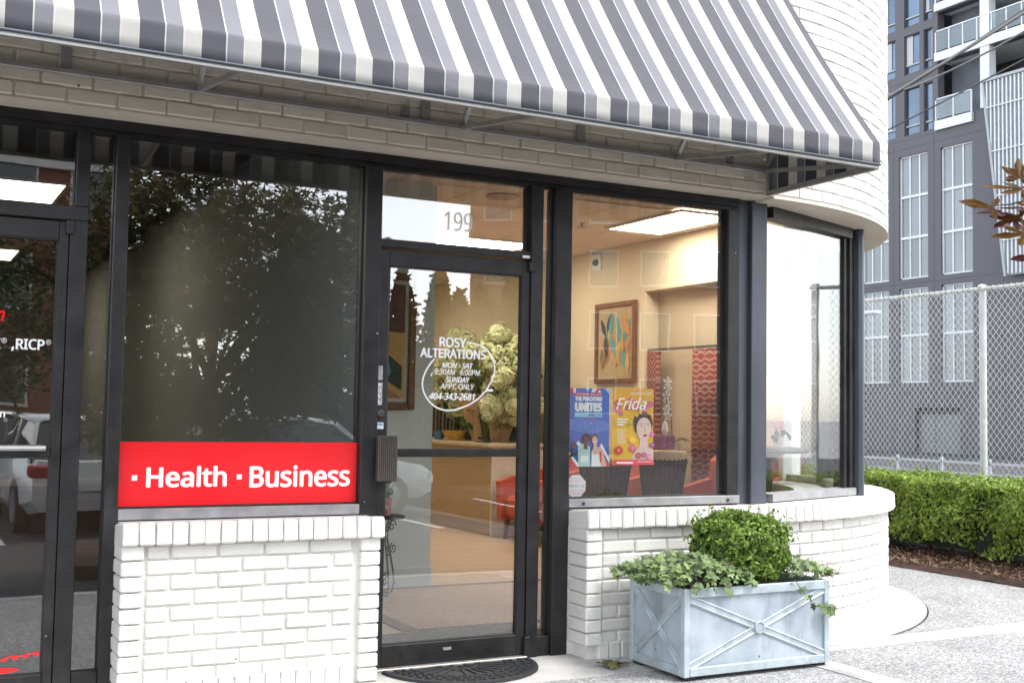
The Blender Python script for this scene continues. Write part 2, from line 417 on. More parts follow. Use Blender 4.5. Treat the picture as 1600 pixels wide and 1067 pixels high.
# ------------------------------------------------------------------ shared materials
STRIPE_PHASE = -2.268
M('white_paint_brick', (0.71,0.69,0.645), 0.5, var=0.05, vs=5, bump=0.5, bs=48, rnd=0.06, stain=((0.42,0.37,0.30),7,0.60,0.55,(1,1,1)), speck=((0.16,0.11,0.08),13,0.06,0.07))
M('cream_paint_brick', (0.80,0.73,0.61), 0.55, var=0.06, vs=5, bump=0.5, bs=48, rnd=0.06, stain=((0.30,0.25,0.19),6,0.62,0.5,(1,1,1)), speck=((0.06,0.05,0.04),12,0.06,0.07))
M('soffit_paint', (0.70,0.63,0.54), 0.6, var=0.05, vs=4, bump=0.25, bs=30)
M('dark_bronze', (0.024,0.022,0.023), 0.42, metal=0.35, var=0.35, vs=9, bump=0.06, bs=120, speck=((0.6,0.6,0.6),22,0.05,0.075), stain=((0.06,0.058,0.065),5,0.58,0.5,(1,1,.4)))
M('weathered_steel', (0.072,0.080,0.098), 0.5, metal=0.3, var=0.25, vs=7, bump=0.1, bs=60, stretch=(1,1,0.25))
M('grey_aluminium', (0.30,0.30,0.31), 0.45, metal=0.5, var=0.2, vs=10)
M('pale_aluminium', (0.40,0.39,0.37), 0.45, metal=0.5, var=0.12, vs=10)
M('black_gasket', (0.012,0.012,0.013), 0.6)
M('concrete_pale', (0.50,0.49,0.47), 0.8, var=0.14, vs=3.5, bump=0.4, bs=90, detail=8, stain=((0.24,0.235,0.225),2.6,0.50,0.7,(1,1,1)), speck=((0.08,0.08,0.08),4,0.12,0.07))
M('concrete_grey', (0.42,0.42,0.41), 0.8, var=0.16, vs=3.0, bump=0.4, bs=90, detail=8)
M('asphalt', (0.055,0.055,0.058), 0.85, var=0.2, vs=3, bump=0.8, bs=220)
M('vinyl_white', (0.82,0.82,0.82), 0.4, var=0.02)
M('vinyl_red', (0.80,0.020,0.026), 0.12, var=0.04, vs=3)
glass('clear_pane')
glass('tinted_pane', (0.90,0.90,0.89))
aggregate_mat()

# ================================================================== THE SETTING
LOT = -0.30
# far ground: one sheet to the horizon
tag(obj('ground', MB().box(-900,900,-900,900,LOT-1.2,LOT-0.9), 'concrete_grey'), kind='structure')
lot = MB().box(-60,7.8,-34,-2.9,LOT-0.2,LOT)
tag(obj('parking_lot', lot, 'asphalt'), kind='structure')
M('line_paint', (0.75,0.75,0.73), 0.6, var=0.15, vs=20)
for i in range(5):
    x = -1.6+i*2.75
    tag(obj('parking_line', MB().box(x-0.05,x+0.05,-13.6,-8.9,LOT+0.001,LOT+0.005), 'line_paint'), kind='structure')
tag(obj('street', MB().box(10.6,44.6,-120,140,LOT-0.3,LOT-0.02), 'asphalt'), kind='structure')
# pavement slab of exposed aggregate
pave = MB().box(-12,7.88,-2.9,12,-0.28,-0.004)
tag(obj('pavement', pave, 'exposed_aggregate'), kind='structure')
tag(obj('kerb', MB().box(-12,7.88,-3.06,-2.902,LOT-0.05,0.0,0.015), 'concrete_grey'), kind='structure')
# concrete bands: strip along the front, band running off to the right, band towards the kerb, curved apron round the drum
DC = (4.55, 2.085)          # centre of the round corner
DR = 2.26                   # outer brick radius
tag(obj('concrete_band', MB().box(-12,9.0,-0.50,-0.30,-0.15,0.0), 'concrete_pale'), kind='structure')
tag(obj('concrete_band', MB().box(4.33,4.50,-2.9,-0.503,-0.15,0.001), 'concrete_pale'), kind='structure')
tag(obj('concrete_band', MB().box(-12,4.55,-0.298,0.6,-0.15,0.002), 'concrete_pale'), kind='structure')
ap = MB(); n = 48; r0, r1 = 1.9, DR+0.25
for i in range(n+1):
    a = R(-2+122*i/n)
    for r in (r0, r1):
        ap.v.append((DC[0]+r*math.sin(a), DC[1]-r*math.cos(a), 0.006))
for i in range(n): ap.f.append((2*i,2*i+1,2*i+3,2*i+2))
o = len(ap.v)
for i in range(n+1):
    a = R(-2+122*i/n); ap.v.append((DC[0]+r1*math.sin(a), DC[1]-r1*math.cos(a), 0.006)); ap.v.append((DC[0]+r1*math.sin(a), DC[1]-r1*math.cos(a), -0.1))
for i in range(n): ap.f.append((o+2*i,o+2*i+1,o+2*i+3,o+2*i+2))
tag(obj('concrete_apron', ap, 'concrete_pale', fix=False), kind='structure')
jt = MB()
for i in range(n):
    a, b = R(122*i/n), R(122*(i+1)/n)
    for (ra, rb) in ((r1+0.001, r1+0.012),):
        q = []
        for (r, w) in ((ra,a),(rb,a),(rb,b),(ra,b)): q.append((DC[0]+r*math.sin(w), DC[1]-r*math.cos(w), -0.0015))
        jt.add(q, [(0,1,2,3)])
tag(obj('expansion_joint', jt, 'black_gasket', fix=False), kind='structure')
M('mulch', (0.060,0.030,0.019), 0.9, var=0.5, vs=30, bump=1.0, bs=60, detail=8)
bed = MB(); nx, ny = 14, 110
for i in range(nx+1):
    for j in range(ny+1):
        x = 7.885+1.95*i/nx; y = -8+20*j/ny
        bed.v.append((x, y, 0.0+0.05*math.sin(math.pi*min(1,i/3)/2)+random.uniform(-.008,.012)))
for i in range(nx):
    for j in range(ny):
        a = i*(ny+1)+j; bed.f.append((a,a+ny+1,a+ny+2,a+1))
tag(obj('mulch_bed', bed, 'mulch', fix=False), kind='structure')
ch = MB(); nchip = 2600
cx = rng.uniform(7.86, 8.75, nchip); cyy = rng.uniform(-0.6, 3.6, nchip)
ctr = np.stack([cx, cyy, 0.055+rng.uniform(0,.015,nchip)], 1)
v, f = leaves(ctr, np.tile([0,0,1.0],(nchip,1)), 0.05, [(-.5,-.1,0),(.5,-.12,0),(.5,.12,.05),(-.5,.1,.05)], 0.45)
ch.v, ch.f = v, f
leafmat('bark_chips', (0.05,0.022,0.012), (0.20,0.11,0.065), (0.34,0.22,0.14), 0.0, 0.9)
tag(obj('bark_chips', ch, 'bark_chips', fix=False), 'brown bark chips strewn over the mulch bed below the hedge', 'mulch', kind='stuff')

# ================================================================== THE SHOP BUILDING
B = thing('shop_building', 'white painted brick shop building with a round corner and dark framed shopfront', 'building', (2.0,0.0,0.0))
def part(name, parent=B, mb=None, mat=None, **k): return obj(name, mb, mat, parent, **k)
# ---- brick prototypes
def brick_mesh(L, H, T, seed, c=0.007, mat='white_paint_brick'):
    rd = random.Random(seed); m = MB().box(-L/2,L/2,-T/2,T/2,-H/2,H/2,c)
    m.v = [(p[0]+rd.uniform(-.0016,.0016), p[1]+rd.uniform(-.0012,.0012), p[2]+rd.uniform(-.0014,.0014)) for p in m.v]
    return mesh_of('brick', m.v, m.f, mat)
COURSE = 0.0685
LSTR = [brick_mesh(0.206,0.0645,0.09,80+i,mat='cream_paint_brick') for i in range(5)] + [brick_mesh(0.094,0.0585,0.09,99,mat='cream_paint_brick')]
STR = [brick_mesh(0.202,0.0605,0.09,i) for i in range(6)]
HALF = [brick_mesh(0.095,0.0605,0.09,20+i) for i in range(4)]
ROW = [brick_mesh(0.0665,0.100,0.22,40+i,0.008) for i in range(6)]
PIL = [brick_mesh(0.098,0.0640,0.2,60+i,0.007) for i in range(5)]
nbrick = 0
def brick(parent, me, loc, rz=0.0, name='brick', tilt=0.0):
    global nbrick; nbrick += 1
    o = link(name, me, parent); off = rootloc(parent)
    o.location = (loc[0]-off.x, loc[1]-off.y, loc[2]-off.z); o.rotation_euler = (random.gauss(0,.006)+tilt, random.gauss(0,.004), rz+random.gauss(0,.006))
    return o
# ---- low wall under the office window
FY = -0.175                       # brick face
lw = part('wall', mb=MB().box(0.93,2.105,FY+0.014,-0.004,0.0,0.69), mat='white_paint_brick')
ZC = 0.784                        # top of coping at its back edge
x = 0.907+0.033
while x < 2.11:
    brick(lw, random.choice(ROW), (x,-0.108,ZC-0.056+random.uniform(-.002,.002)), name='coping_brick', tilt=R(-5)); x += 0.0718
for k in range(10):
    z = 0.688-0.0343-k*COURSE
    if z > 0.02:
        brick(lw, random.choice(PIL), (0.907+0.05,FY-0.018+0.1,z)); brick(lw, random.choice(PIL), (2.112-0.05,FY-0.018+0.1,z))
    if z < 0.10: continue
    x = 1.022+(0.0 if k % 2 else -0.1065)
    while x < 1.995:
        a, b = max(x,1.022), min(x+0.203,1.998)
        if b-a > 0.15: brick(lw, random.choice(STR), ((a+b)/2,FY+0.045+random.uniform(-.002,.002),z))
        elif b-a > 0.05: brick(lw, random.choice(HALF), ((a+b)/2,FY+0.045+random.uniform(-.002,.002),z))
        x += 0.213
x = 1.03
while x < 2.0:
    brick(lw, random.choice(ROW), (x,FY+0.109,0.035), name='base_brick'); x += 0.0718
# ---- low wall under the shop window, flat part then round the drum
rw = part('wall', mb=MB().box(3.30,4.552,FY+0.014,-0.004,0.0,0.69), mat='white_paint_brick')
core = MB()
def ring(mb, r0, r1, z0, z1, a0, a1, n):
    o = len(mb.v)
    for i in range(n+1):
        a = R(a0+(a1-a0)*i/n); sx, cx_ = math.sin(a), -math.cos(a)
        for (r, z) in ((r0,z0),(r1,z0),(r1,z1),(r0,z1)): mb.v.append((DC[0]+r*sx, DC[1]+r*cx_, z))
    for i in range(n):
        for j in range(4):
            mb.f.append((o+4*i+j, o+4*i+(j+1)%4, o+4*i+4+(j+1)%4, o+4*i+4+j))
    mb.f.append((o,o+1,o+2,o+3)); mb.f.append((o+4*n+3,o+4*n+2,o+4*n+1,o+4*n))
ring(core, 2.05, DR-0.014, 0.0, 0.69, 0, 90, 50)
cw = part('wall', mb=core, mat='white_paint_brick', smooth=40)
x = 3.272+0.034
while x < 4.55:
    brick(rw, random.choice(ROW), (x,-0.108,ZC-0.056+random.uniform(-.002,.002)), name='coping_brick', tilt=R(-5)); x += 0.0718
def arc_pos(r, s): # s = arc length from the tangent point at outer radius
    a = s/DR; return (DC[0]+r*math.sin(a), DC[1]-r*math.cos(a)), a
ARCMAX = DR*R(96)
s = 0.036
while s < ARCMAX:
    (px, py), a = arc_pos(DR-0.066, s)
    brick(cw, random.choice(ROW), (px,py,ZC-0.056+random.uniform(-.002,.002)), a, name='coping_brick', tilt=R(-5)); s += 0.0722
for k in range(9):
    z = 0.688-0.0343-k*COURSE
    if z > 0.02: brick(rw, random.choice(PIL), (3.275+0.05,FY-0.022+0.1,z))
    x = 3.388+(0.0 if k % 2 else -0.1065)
    while x < 4.55:
        a, b = max(x,3.388), x+0.203
        if b <= 4.60:
            if b-a > 0.15: brick(rw, random.choice(STR), ((a+b)/2,FY+0.045+random.uniform(-.002,.002),z))
            elif b-a > 0.05: brick(rw, random.choice(HALF), ((a+b)/2,FY+0.045,z))
            last = b
        x += 0.213
    s = last+0.012-4.55+0.1
    while s < ARCMAX:
        (px, py), a = arc_pos(DR-0.045+random.uniform(-.002,.002), s); brick(cw, random.choice(STR), (px,py,z), a); s += 0.213
x = 3.40
while x < 4.55:
    brick(rw, random.choice(ROW), (x,FY+0.104,0.036), name='base_brick'); x += 0.0718
s = 0.03
while s < ARCMAX:
    (px, py), a = arc_pos(DR-0.10, s); brick(cw, random.choice(ROW), (px,py,0.036), a, name='base_brick'); s += 0.0722
part('inner_wall', mb=MB().box(0.86,2.12,-0.0035,0.109,0.0,0.689), mat='white_paint_brick'); part('inner_wall', mb=MB().box(3.20,4.60,-0.0035,0.109,0.0,0.689), mat='white_paint_brick')
# ---- coping bed behind the coping bricks up to the frames
part('coping_bed', mb=MB().box(0.92,2.1,-0.10,0.10,0.69,0.776), mat='white_paint_brick')
part('coping_bed', mb=MB().box(3.285,4.55,-0.10,0.10,0.69,0.776), mat='white_paint_brick')
cb = MB(); ring(cb, 1.75, DR-0.1, 0.69, 0.778, 0, 90, 50)
part('coping_bed', mb=cb, mat='white_paint_brick', smooth=40)
# ---- upper wall: beam over the shopfront, then the drum
uw = part('wall', mb=MB().box(-1.4,4.55,FY+0.010,0.2,2.60,6.2), mat='cream_paint_brick')
sf = MB().box(-1.4,4.55,FY+0.004,0.20,2.597,2.6045)
part('soffit', mb=sf, mat='soffit_paint')
for k in range(5):
    z = 2.606+0.0343+k*COURSE; x = -1.3+(0.1065 if k % 2 else 0)
    while x+0.203 < 4.52:
        if x > -0.1: brick(uw, random.choice(LSTR[:5]), (x+0.1015,FY+0.045+random.uniform(-.0025,.0025),z), name='lintel_brick')
        x += 0.213
    brick(uw, LSTR[5], (4.52-(0.055 if x+0.12 < 4.58 else 0.02),FY+0.047,z), name='lintel_brick')
drum = MB(); ring(drum, 2.07, DR-0.009, 2.60, 6.2, 0, 90, 60)
du = part('wall', mb=drum, mat='white_paint_brick', smooth=40)
sd2 = MB(); ring(sd2, 1.96, DR+0.002, 2.583, 2.600, 0, 90, 60)
part('soffit', mb=sd2, mat='soffit_paint', smooth=40)
ew = DC[0]+DR
part('wall', mb=MB().box(ew-.19,ew-.014,DC[1]+.001,9.4,2.60,6.2), mat='white_paint_brick'); part('wall', mb=MB().box(ew-.19,ew-.014,DC[1]+.001,9.4,0.0,0.78), mat='white_paint_brick'); part('wall', mb=MB().box(ew-.185,ew-.014,2.80,9.4,0.781,2.599), mat='white_paint_brick')
bw = MB()
for k in range(32):
    z = 2.606+0.0343+k*COURSE; s = 0.10+(0.1065 if k % 2 else 0)
    while s < DR*R(100):
        (px, py), a = arc_pos(DR-0.045+random.uniform(-.002,.002), s)
        m = MB().box(-0.1040,0.1040,-0.045,0.045,-0.0322,0.0322,0.005)
        ca, sa = math.cos(a), math.sin(a); dz = random.uniform(-.002,.002)
        bw.add([(px+p[0]*ca-p[1]*sa, py+p[0]*sa+p[1]*ca, z+p[2]+dz) for p in m.v], m.f); s += 0.213
tag(part('brickwork', mb=bw, mat='white_paint_brick', fix=False), kind='stuff')
# ---- shopfront frames: y 0 is the outer face of the aluminium, glass at 0.040..0.046
GY0, GY1 = 0.040, 0.046
def win(panes, bars, mat='dark_bronze', gmat='clear_pane', name='window', sills=()):
    w = MB()
    for b in bars: w.box(*b, 0.003)
    fr = part(name, mb=w, mat=mat)
    for (x0,x1,z0,z1) in panes:
        part('pane', fr, MB().box(x0-0.008,x1+0.008,GY0,GY1,z0-0.008,z1+0.008), gmat)
        g = MB()
        for (a,b,c,d) in ((x0-0.003,x0+0.004,z0,z1),(x1-0.004,x1+0.003,z0,z1),(x0,x1,z0-0.003,z0+0.004),(x0,x1,z1-0.004,z1+0.003)):
            g.box(a,b,GY0-0.006,GY0-0.001,c,d)
        part('gasket', fr, g, 'black_gasket')
    for s_ in sills: part('sill', fr, MB().box(*s_, 0.003), 'grey_aluminium')
    return fr
HT, GT = 2.596, 2.527
D0, D1 = 0.0, 0.11
# head member over everything with a stepped lower lip
hd = MB().box(-1.4,4.44,0.003,D1,GT+0.022,HT).box(-1.4,4.44,0.018,D1-0.01,GT,GT+0.0215)
part('head_frame', mb=hd, mat='dark_bronze')
# office transom, office sidelight, office window
win([(-0.75,0.688,2.186,GT)], [(-1.4,0.745,D0+0.004,D1,2.120,2.186)], gmat='tinted_pane')
win([(0.745,0.857,0.12,GT)], [(0.670,0.745,D0,D1,0.0,2.120),(0.688,0.745,D0,D1,2.186,GT),(0.746,0.857,0.006,D1,0.0,0.12)], gmat='tinted_pane')
win([(0.916,2.066,0.836,GT)], [(0.857,0.916,D0-0.012,D1,0.0,GT),(0.917,2.066,0.012,D1,0.79,0.836)], gmat='tinted_pane',
    sills=[(0.917,2.066,-0.012,0.010,0.782,0.832)])
# shop transom, sidelight, display window
win([(2.157,2.999,2.165,GT)], [(2.066,2.150,D0-0.012,D1,0.0,GT),(2.151,3.02,D0+0.004,D1,2.124,2.165)])
win([(3.091,3.171,0.105,GT)], [(3.020,3.090,D0-0.006,D1,0.0,GT),(3.091,3.171,0.006,D1,0.0,0.105)])
win([(3.270,4.357,0.836,GT)], [(3.171,3.270,D0-0.012,D1,0.0,GT),(3.271,4.357,0.012,D1,0.79,0.836),(4.357,4.440,D0,D1,0.79,GT)],
    sills=[(3.271,4.44,-0.014,0.010,0.786,0.832)])
for x in (3.36,4.35): part('screw', mb=MB().lathe((x,-0.020,0.806), [(0.009,0),(0.009,0.004),(0.004,0.006)], 10, 'y'), mat='black_gasket')
# steel corner post and the faceted bay inside the drum
part('corner_post', mb=MB().box(4.522,4.640,-0.015,0.115,0.775,HT-0.008,0.004).box(4.445,4.520,0.02,0.11,0.775,HT-0.008), mat='weathered_steel')
FR = 2.085
def fv(deg, r=FR): a = R(deg); return Vector((DC[0]+r*math.sin(a), DC[1]-r*math.cos(a), 0))
ANG = [2.8, 36.6, 72, 108, 144]
M('tile_white', (0.8,0.8,0.78), 0.6)
for i in range(3):
    p, q = fv(ANG[i]), fv(ANG[i+1]); t = (q-p).normalized(); nrm = Vector((t.y,-t.x,0)); L = (q-p).length
    def pt(s_, d_, z_): w = p+t*s_-nrm*d_; return (w.x, w.y, z_)
    def slab(mb, s0, s1, d0, d1, z0, z1):
        mb.add([pt(s0,d0,z0),pt(s1,d0,z0),pt(s1,d1,z0),pt(s0,d1,z0),pt(s0,d0,z1),pt(s1,d0,z1),pt(s1,d1,z1),pt(s0,d1,z1)],
               [(0,3,2,1),(4,5,6,7),(0,1,5,4),(1,2,6,5),(2,3,7,6),(3,0,4,7)])
    fm = MB(); slab(fm, 0.075 if i == 0 else 0.035, L-0.075, 0.0, 0.10, 2.515, HT-0.01)
    fr = part('window', mb=fm, mat='dark_bronze')
    sl = MB(); slab(sl, 0.06, L-0.05, -0.012, 0.10, 0.785, 0.832); part('sill', fr, sl, 'grey_aluminium')
    jm = MB(); slab(jm, L-0.095, L-0.03, 0.012, 0.13, 0.80, HT-0.012); slab(jm, L-0.14, L-0.097, 0.03, 0.11, 0.832, 2.515)
    part('jamb', fr, jm, 'dark_bronze')
    pm = MB(); slab(pm, 0.05, L-0.10, 0.045, 0.050, 0.826, 2.52); part('pane', fr, pm, 'clear_pane')
    cp = MB(); w = fv(ANG[i+1], FR+0.004); cp.ring_tube([(w.x,w.y,0.778),(w.x,w.y,HT-0.01)], 0.036, 8); part('mullion_cap', fr, cp, 'weathered_steel', smooth=30)
pl = MB(); q = fv(36.6-1.2, FR-0.07); pl.box(q.x-0.10,q.x-0.078,q.y-0.02,q.y,2.42,2.47,0.002)
part('sensor', mb=pl, mat='vinyl_white')

# ---- doors
def door(x0, x1, gx0, gx1, handle_left, gmat, lname):
    d = MB()
    zt, zb = 2.112, 0.018
    d.box(x0,gx0,0.006,0.05,zb,zt,0.003).box(gx1,x1,0.006,0.05,zb,zt,0.003)
    d.box(gx0,gx1,0.007,0.05,2.030,zt,0.003).box(gx0,gx1,0.007,0.05,zb,0.124,0.003)
    d.box(gx0,gx1,0.008,0.05,1.067,1.097,0.003)
    dr = part('door', mb=d, mat='dark_bronze')
    part('pane', dr, MB().box(gx0-0.006,gx1+0.006,0.026,0.032,1.095,2.034), gmat); part('pane', dr, MB().box(gx0-0.006,gx1+0.006,0.026,0.032,0.120,1.069), gmat)
    g = MB()
    for (za,zc) in ((0.124,1.067),(1.097,2.030)):
        for (a,b,c,e) in ((gx0,gx0+0.006,za,zc),(gx1-0.006,gx1,za,zc),(gx0,gx1,za,za+0.006),(gx0,gx1,zc-0.006,zc)): g.box(a,b,0.012,0.0255,c,e)
    part('gasket', dr, g, 'black_gasket')
    return dr
dr = door(2.152,3.018,2.205,2.970,True,'clear_pane','shop')
hb = MB().box(2.140,2.243,-0.060,-0.022,0.944,1.170,0.004)
for i in range(9): hb.box(2.146+i*0.0108,2.152+i*0.0108,-0.066,-0.0605,0.948,1.166,0.001)
hb.box(2.165,2.185,-0.022,0.006,0.97,1.0).box(2.165,2.185,-0.022,0.006,1.11,1.14)
M('ribbed_bronze', (0.085,0.072,0.062), 0.5, metal=0.3, var=0.2)
part('handle', dr, hb, 'ribbed_bronze')
lk = MB().lathe((2.170,0.006,1.281), [(0.019,-0.002),(0.019,-0.012),(0.014,-0.016),(0.009,-0.016),(0.009,-0.013)], 18, 'y'); part('lock', dr, lk, 'ribbed_bronze', smooth=40)
M('plate_grey', (0.42,0.42,0.42), 0.4, metal=0.4, var=0.4, vs=40)
M('brown_dark', (0.05,0.045,0.045), 0.6)
part('push_plate', dr, MB().box(2.148,2.178,0.0030,0.0055,1.448,1.520,0.0008), 'plate_grey')
part('push_plate', dr, MB().box(2.148,2.178,0.0030,0.0055,1.322,1.436,0.0008), 'plate_grey')
pt_ = MB()
for i, c in enumerate('PULL'): text_box(pt_, c, 2.1555,2.1705,1.412-i*0.0265,1.431-i*0.0265, 0.0022, 0.02)
part('lettering', dr, pt_, 'vinyl_white', fix=False)
part('sticker', dr, MB().box(2.145,2.188,0.0035,0.0055,1.203,1.235), 'vinyl_white')
st = MB().box(2.148,2.185,0.0028,0.0033,1.218,1.232).box(2.15,2.183,0.0028,0.0033,1.2075,1.2105); M('label_blue', (0.22,0.32,0.42), 0.5); part('sticker_print', dr, st, 'label_blue')
part('sticker', dr, MB().box(2.545,2.590,0.0045,0.0065,0.078,0.092), 'plate_grey')
part('pivot', dr, MB().box(3.006,3.040,-0.022,0.004,0.02,0.115,0.004), 'dark_bronze'); part('pivot', dr, MB().box(3.000,3.040,-0.022,0.004,2.055,2.110,0.004), 'dark_bronze')
part('sensor', dr, MB().box(2.965,3.010,-0.004,0.0035,2.126,2.142,0.003), 'vinyl_white')
part('threshold', dr, MB().box(2.150,3.02,-0.03,0.09,0.002,0.016,0.004), 'pale_aluminium')
do = door(-0.20,0.667,-0.14,0.626,False,'tinted_pane','office')
part('pivot', do, MB().box(0.652,0.684,-0.022,0.004,2.055,2.118,0.004), 'dark_bronze')
part('threshold', do, MB().box(-0.2,0.67,-0.03,0.09,0.002,0.016,0.004), 'pale_aluminium')
hz = MB().ring_tube([(-0.16,-0.03,1.106),(0.60,-0.03,1.106)], 0.012, 8); part('push_bar', do, hz, 'pale_aluminium', smooth=40)

# ================================================================== AWNING
stripe_mat('awning_cloth', 0); stripe_mat('awning_cloth_side', 1)
A = thing('awning', 'grey and cream striped fabric awning over the shopfront', 'awning', (0.0,-0.175,2.61))
YF, ZB, ZV, YW, ZW = -1.05, 2.612, 2.738, -0.180, 3.965
AX0, AX1 = -1.6, 4.517
prof = []
for i in range(13):
    t = i/12; y = YW+(YF+0.012-YW)*t; z = ZW+(ZV+0.010-ZW)*t; sg = 0.011*math.sin(math.pi*t); prof.append((y+0.82*sg, z-0.57*sg))
for i in range(1,5):
    w = i/5; prof.append((YF+0.012-0.012*math.sin(w*math.pi/2), ZV+0.010-0.018*w*w-0.004*w))
prof += [(YF,ZV-0.02),(YF+0.002,(ZV+ZB)/2),(YF,ZB+0.006)]
nx = 90
am = MB(); kp = len(prof)
for i in range(nx+1):
    x = AX0+(AX1-AX0)*i/nx; u = (x-1.17)/1.33; rib = abs(u-round(u))*2
    for j, (y, z) in enumerate(prof):
        bil = 0.008*(rib**0.6)*math.sin(math.pi*min(1,j/12)) + (0.0025*math.sin(x*21.0)+0.002*math.sin(x*47+j))*(0.3 if j < 15 else 1)
        am.v.append((x, y+bil*0.8, z-bil*0.55 if j < 13 else z))
for i in range(nx):
    for j in range(kp-1):
        a = i*kp+j; am.f.append((a,a+1,a+kp+1,a+kp))
cv = obj('canopy', am, 'awning_cloth', A, smooth=50, fix=False)
sm = cv.modifiers.new('thickness', 'SOLIDIFY'); sm.thickness = 0.0022; sm.offset = 0
side = MB().prism([(YW,ZW-.05)]+[(y,z-.03) for (y,z) in prof[1:12]]+[(YF+.012,ZV-.02),(YF+.004,ZB),(YW,ZB)], AX1-0.0025, AX1+0.0005, 'yz')
obj('side_panel', side, 'awning_cloth_side', A)
fb = MB().bar((AX0,YF+0.014,ZB-0.001),(AX1-0.003,YF+0.014,ZB-0.001),0.024,0.016); obj('front_bar', fb, 'pale_aluminium', A)
rp_ = MB().ring_tube([(AX0,YF-0.004,ZB+0.010),(AX1,YF-0.004,ZB+0.010)], 0.006, 6); M('rope_dark', (0.10,0.11,0.13), 0.8); obj('edge_rope', rp_, 'rope_dark', A, smooth=60)
obj('wall_bar', MB().box(AX0,AX1-0.03,FY-0.030,FY-0.003,2.722,2.746,0.003), 'pale_aluminium', A)
obj('side_bar', MB().bar((AX1-0.016,FY-0.002,2.606),(AX1-0.016,YF+0.01,ZB-0.002),0.026,0.028), 'pale_aluminium', A)
obj('side_upright', MB().box(AX1-0.03,AX1-0.004,FY-0.028,FY-0.004,2.60,3.9), 'pale_aluminium', A)
for bx_ in (-0.16,1.17,2.50,3.83,AX1-0.045):
    e = MB().bar((bx_,FY-0.02,2.735),(bx_,YF+0.03,ZB+0.012),0.022,0.022); bo = obj('bracket', e, 'pale_aluminium', A)
    obj('rafter', MB().bar((bx_,FY-0.02,2.74),(bx_,YF+0.42,ZV+0.50),0.022,0.022), 'pale_aluminium', A)
for bx_ in (2.30,3.21,0.6):
    obj('strap', MB().box(bx_-0.025,bx_+0.025,FY-0.014,FY-0.004,2.748,3.3,0.002), 'pale_aluminium', A)
for bx_ in (2.19,4.22):
    obj('clamp', MB().box(bx_-0.02,bx_+0.02,FY-0.02,FY-0.003,2.75,2.80,0.003).lathe((bx_,FY-0.02,2.77),[(0.008,0),(0.008,-0.02)],8,'y'), 'grey_aluminium', A)

# ================================================================== PLANTER, BOXWOOD, IVY
M('zinc_blue', (0.345,0.41,0.475), 0.55, metal=0.15, var=0.22, vs=5, bump=0.15, bs=40, col2=(0.47,0.53,0.585), detail=7, stain=((0.22,0.27,0.29),5,0.52,0.75,(1.2,1.2,.35)), speck=((0.12,0.12,0.11),11,.10,.07))
M('zinc_edge', (0.40,0.46,0.49), 0.5, metal=0.15, var=0.2, vs=9, bump=0.12, bs=50, detail=7, stain=((0.22,0.26,0.27),8,0.54,0.7,(1,1,1)))
PX0, PX1, PY0, PY1, PZ0, PZ1 = 3.475, 4.415, -0.790, -0.305, 0.016, 0.445
P = thing('planter_box', 'pale blue grey metal planter box with crossed straps on the pavement', 'planter', ((PX0+PX1)/2,(PY0+PY1)/2,0.0))
bx = MB()
for q in ((PX0+.012,PX1-.012,PY0+.012,PY0+.022),(PX0+.012,PX1-.012,PY1-.022,PY1-.012),(PX0+.012,PX0+.022,PY0+.0225,PY1-.0225),(PX1-.022,PX1-.012,PY0+.0225,PY1-.0225)):
    obj('side_panel', MB().box(*q,PZ0+.02,PZ1-.01), 'zinc_blue', P)
obj('bottom_panel', MB().box(PX0+.023,PX1-.023,PY0+.023,PY1-.023,PZ0+.02,PZ0+.03), 'zinc_blue', P)
for (xa,xb) in ((PX0,PX0+.034),(PX1-.034,PX1)):
    for (ya,yb) in ((PY0,PY0+.034),(PY1-.034,PY1)): obj('corner_post', MB().box(xa,xb,ya,yb,PZ0,PZ1-.001,.003), 'zinc_edge', P)
for (za,zb,e) in ((PZ0+.002,PZ0+.045,.002),(PZ1-.046,PZ1,.004)):
    for (ya,yb) in ((PY0-e,PY0+.02),(PY1-.02,PY1+e)): obj('rail', MB().box(PX0+.0345,PX1-.0345,ya,yb,za,zb,.004), 'zinc_edge', P)
    for (xa,xb) in ((PX0-e,PX0+.02),(PX1-.02,PX1+e)): obj('rail', MB().box(xa,xb,PY0+.0345,PY1-.0345,za,zb,.004), 'zinc_edge', P)
def strap(mb, p, q, nrm):
    p, q, nrm = Vector(p), Vector(q), Vector(nrm); t = (q-p).normalized(); s_ = t.cross(nrm).normalized()
    pr = [(-.021,0),(-.021,.006),(-.014,.009),(-.009,.004),(.009,.004),(.014,.009),(.021,.006),(.021,0)]
    o = len(mb.v)
    for w in (p,q):
        for (a,h) in pr: mb.v.append(tuple(w+s_*a+nrm*h))
    k = len(pr)
    for i in range(k): mb.f.append((o+i,o+(i+1)%k,o+k+(i+1)%k,o+k+i))
    mb.f.append(tuple(range(o,o+k))); mb.f.append(tuple(range(o+k,o+2*k)))
zl, zh = PZ0+.048, PZ1-.05
yf = PY0+.0125; xf = PX0+.0125
for k_, (a, b) in enumerate((((PX0+.036,zl),(PX1-.036,zh)),((PX0+.036,zh),(PX1-.036,zl)))):
    m = MB(); strap(m, (a[0],yf+k_*-.0012,a[1]), (b[0],yf+k_*-.0012,b[1]), (0,-1,0)); obj('strap', m, 'zinc_edge', P)
for k_, (a, b) in enumerate((((PY0+.036,zl),(PY1-.036,zh)),((PY0+.036,zh),(PY1-.036,zl)))):
    m = MB(); strap(m, (xf+k_*-.0012,a[0],a[1]), (xf+k_*-.0012,b[0],b[1]), (-1,0,0)); obj('strap', m, 'zinc_edge', P)
md = [(0.034,0),(0.034,-.012),(.030,-.017),(.025,-.017),(.023,-.013),(.001,-.013)]
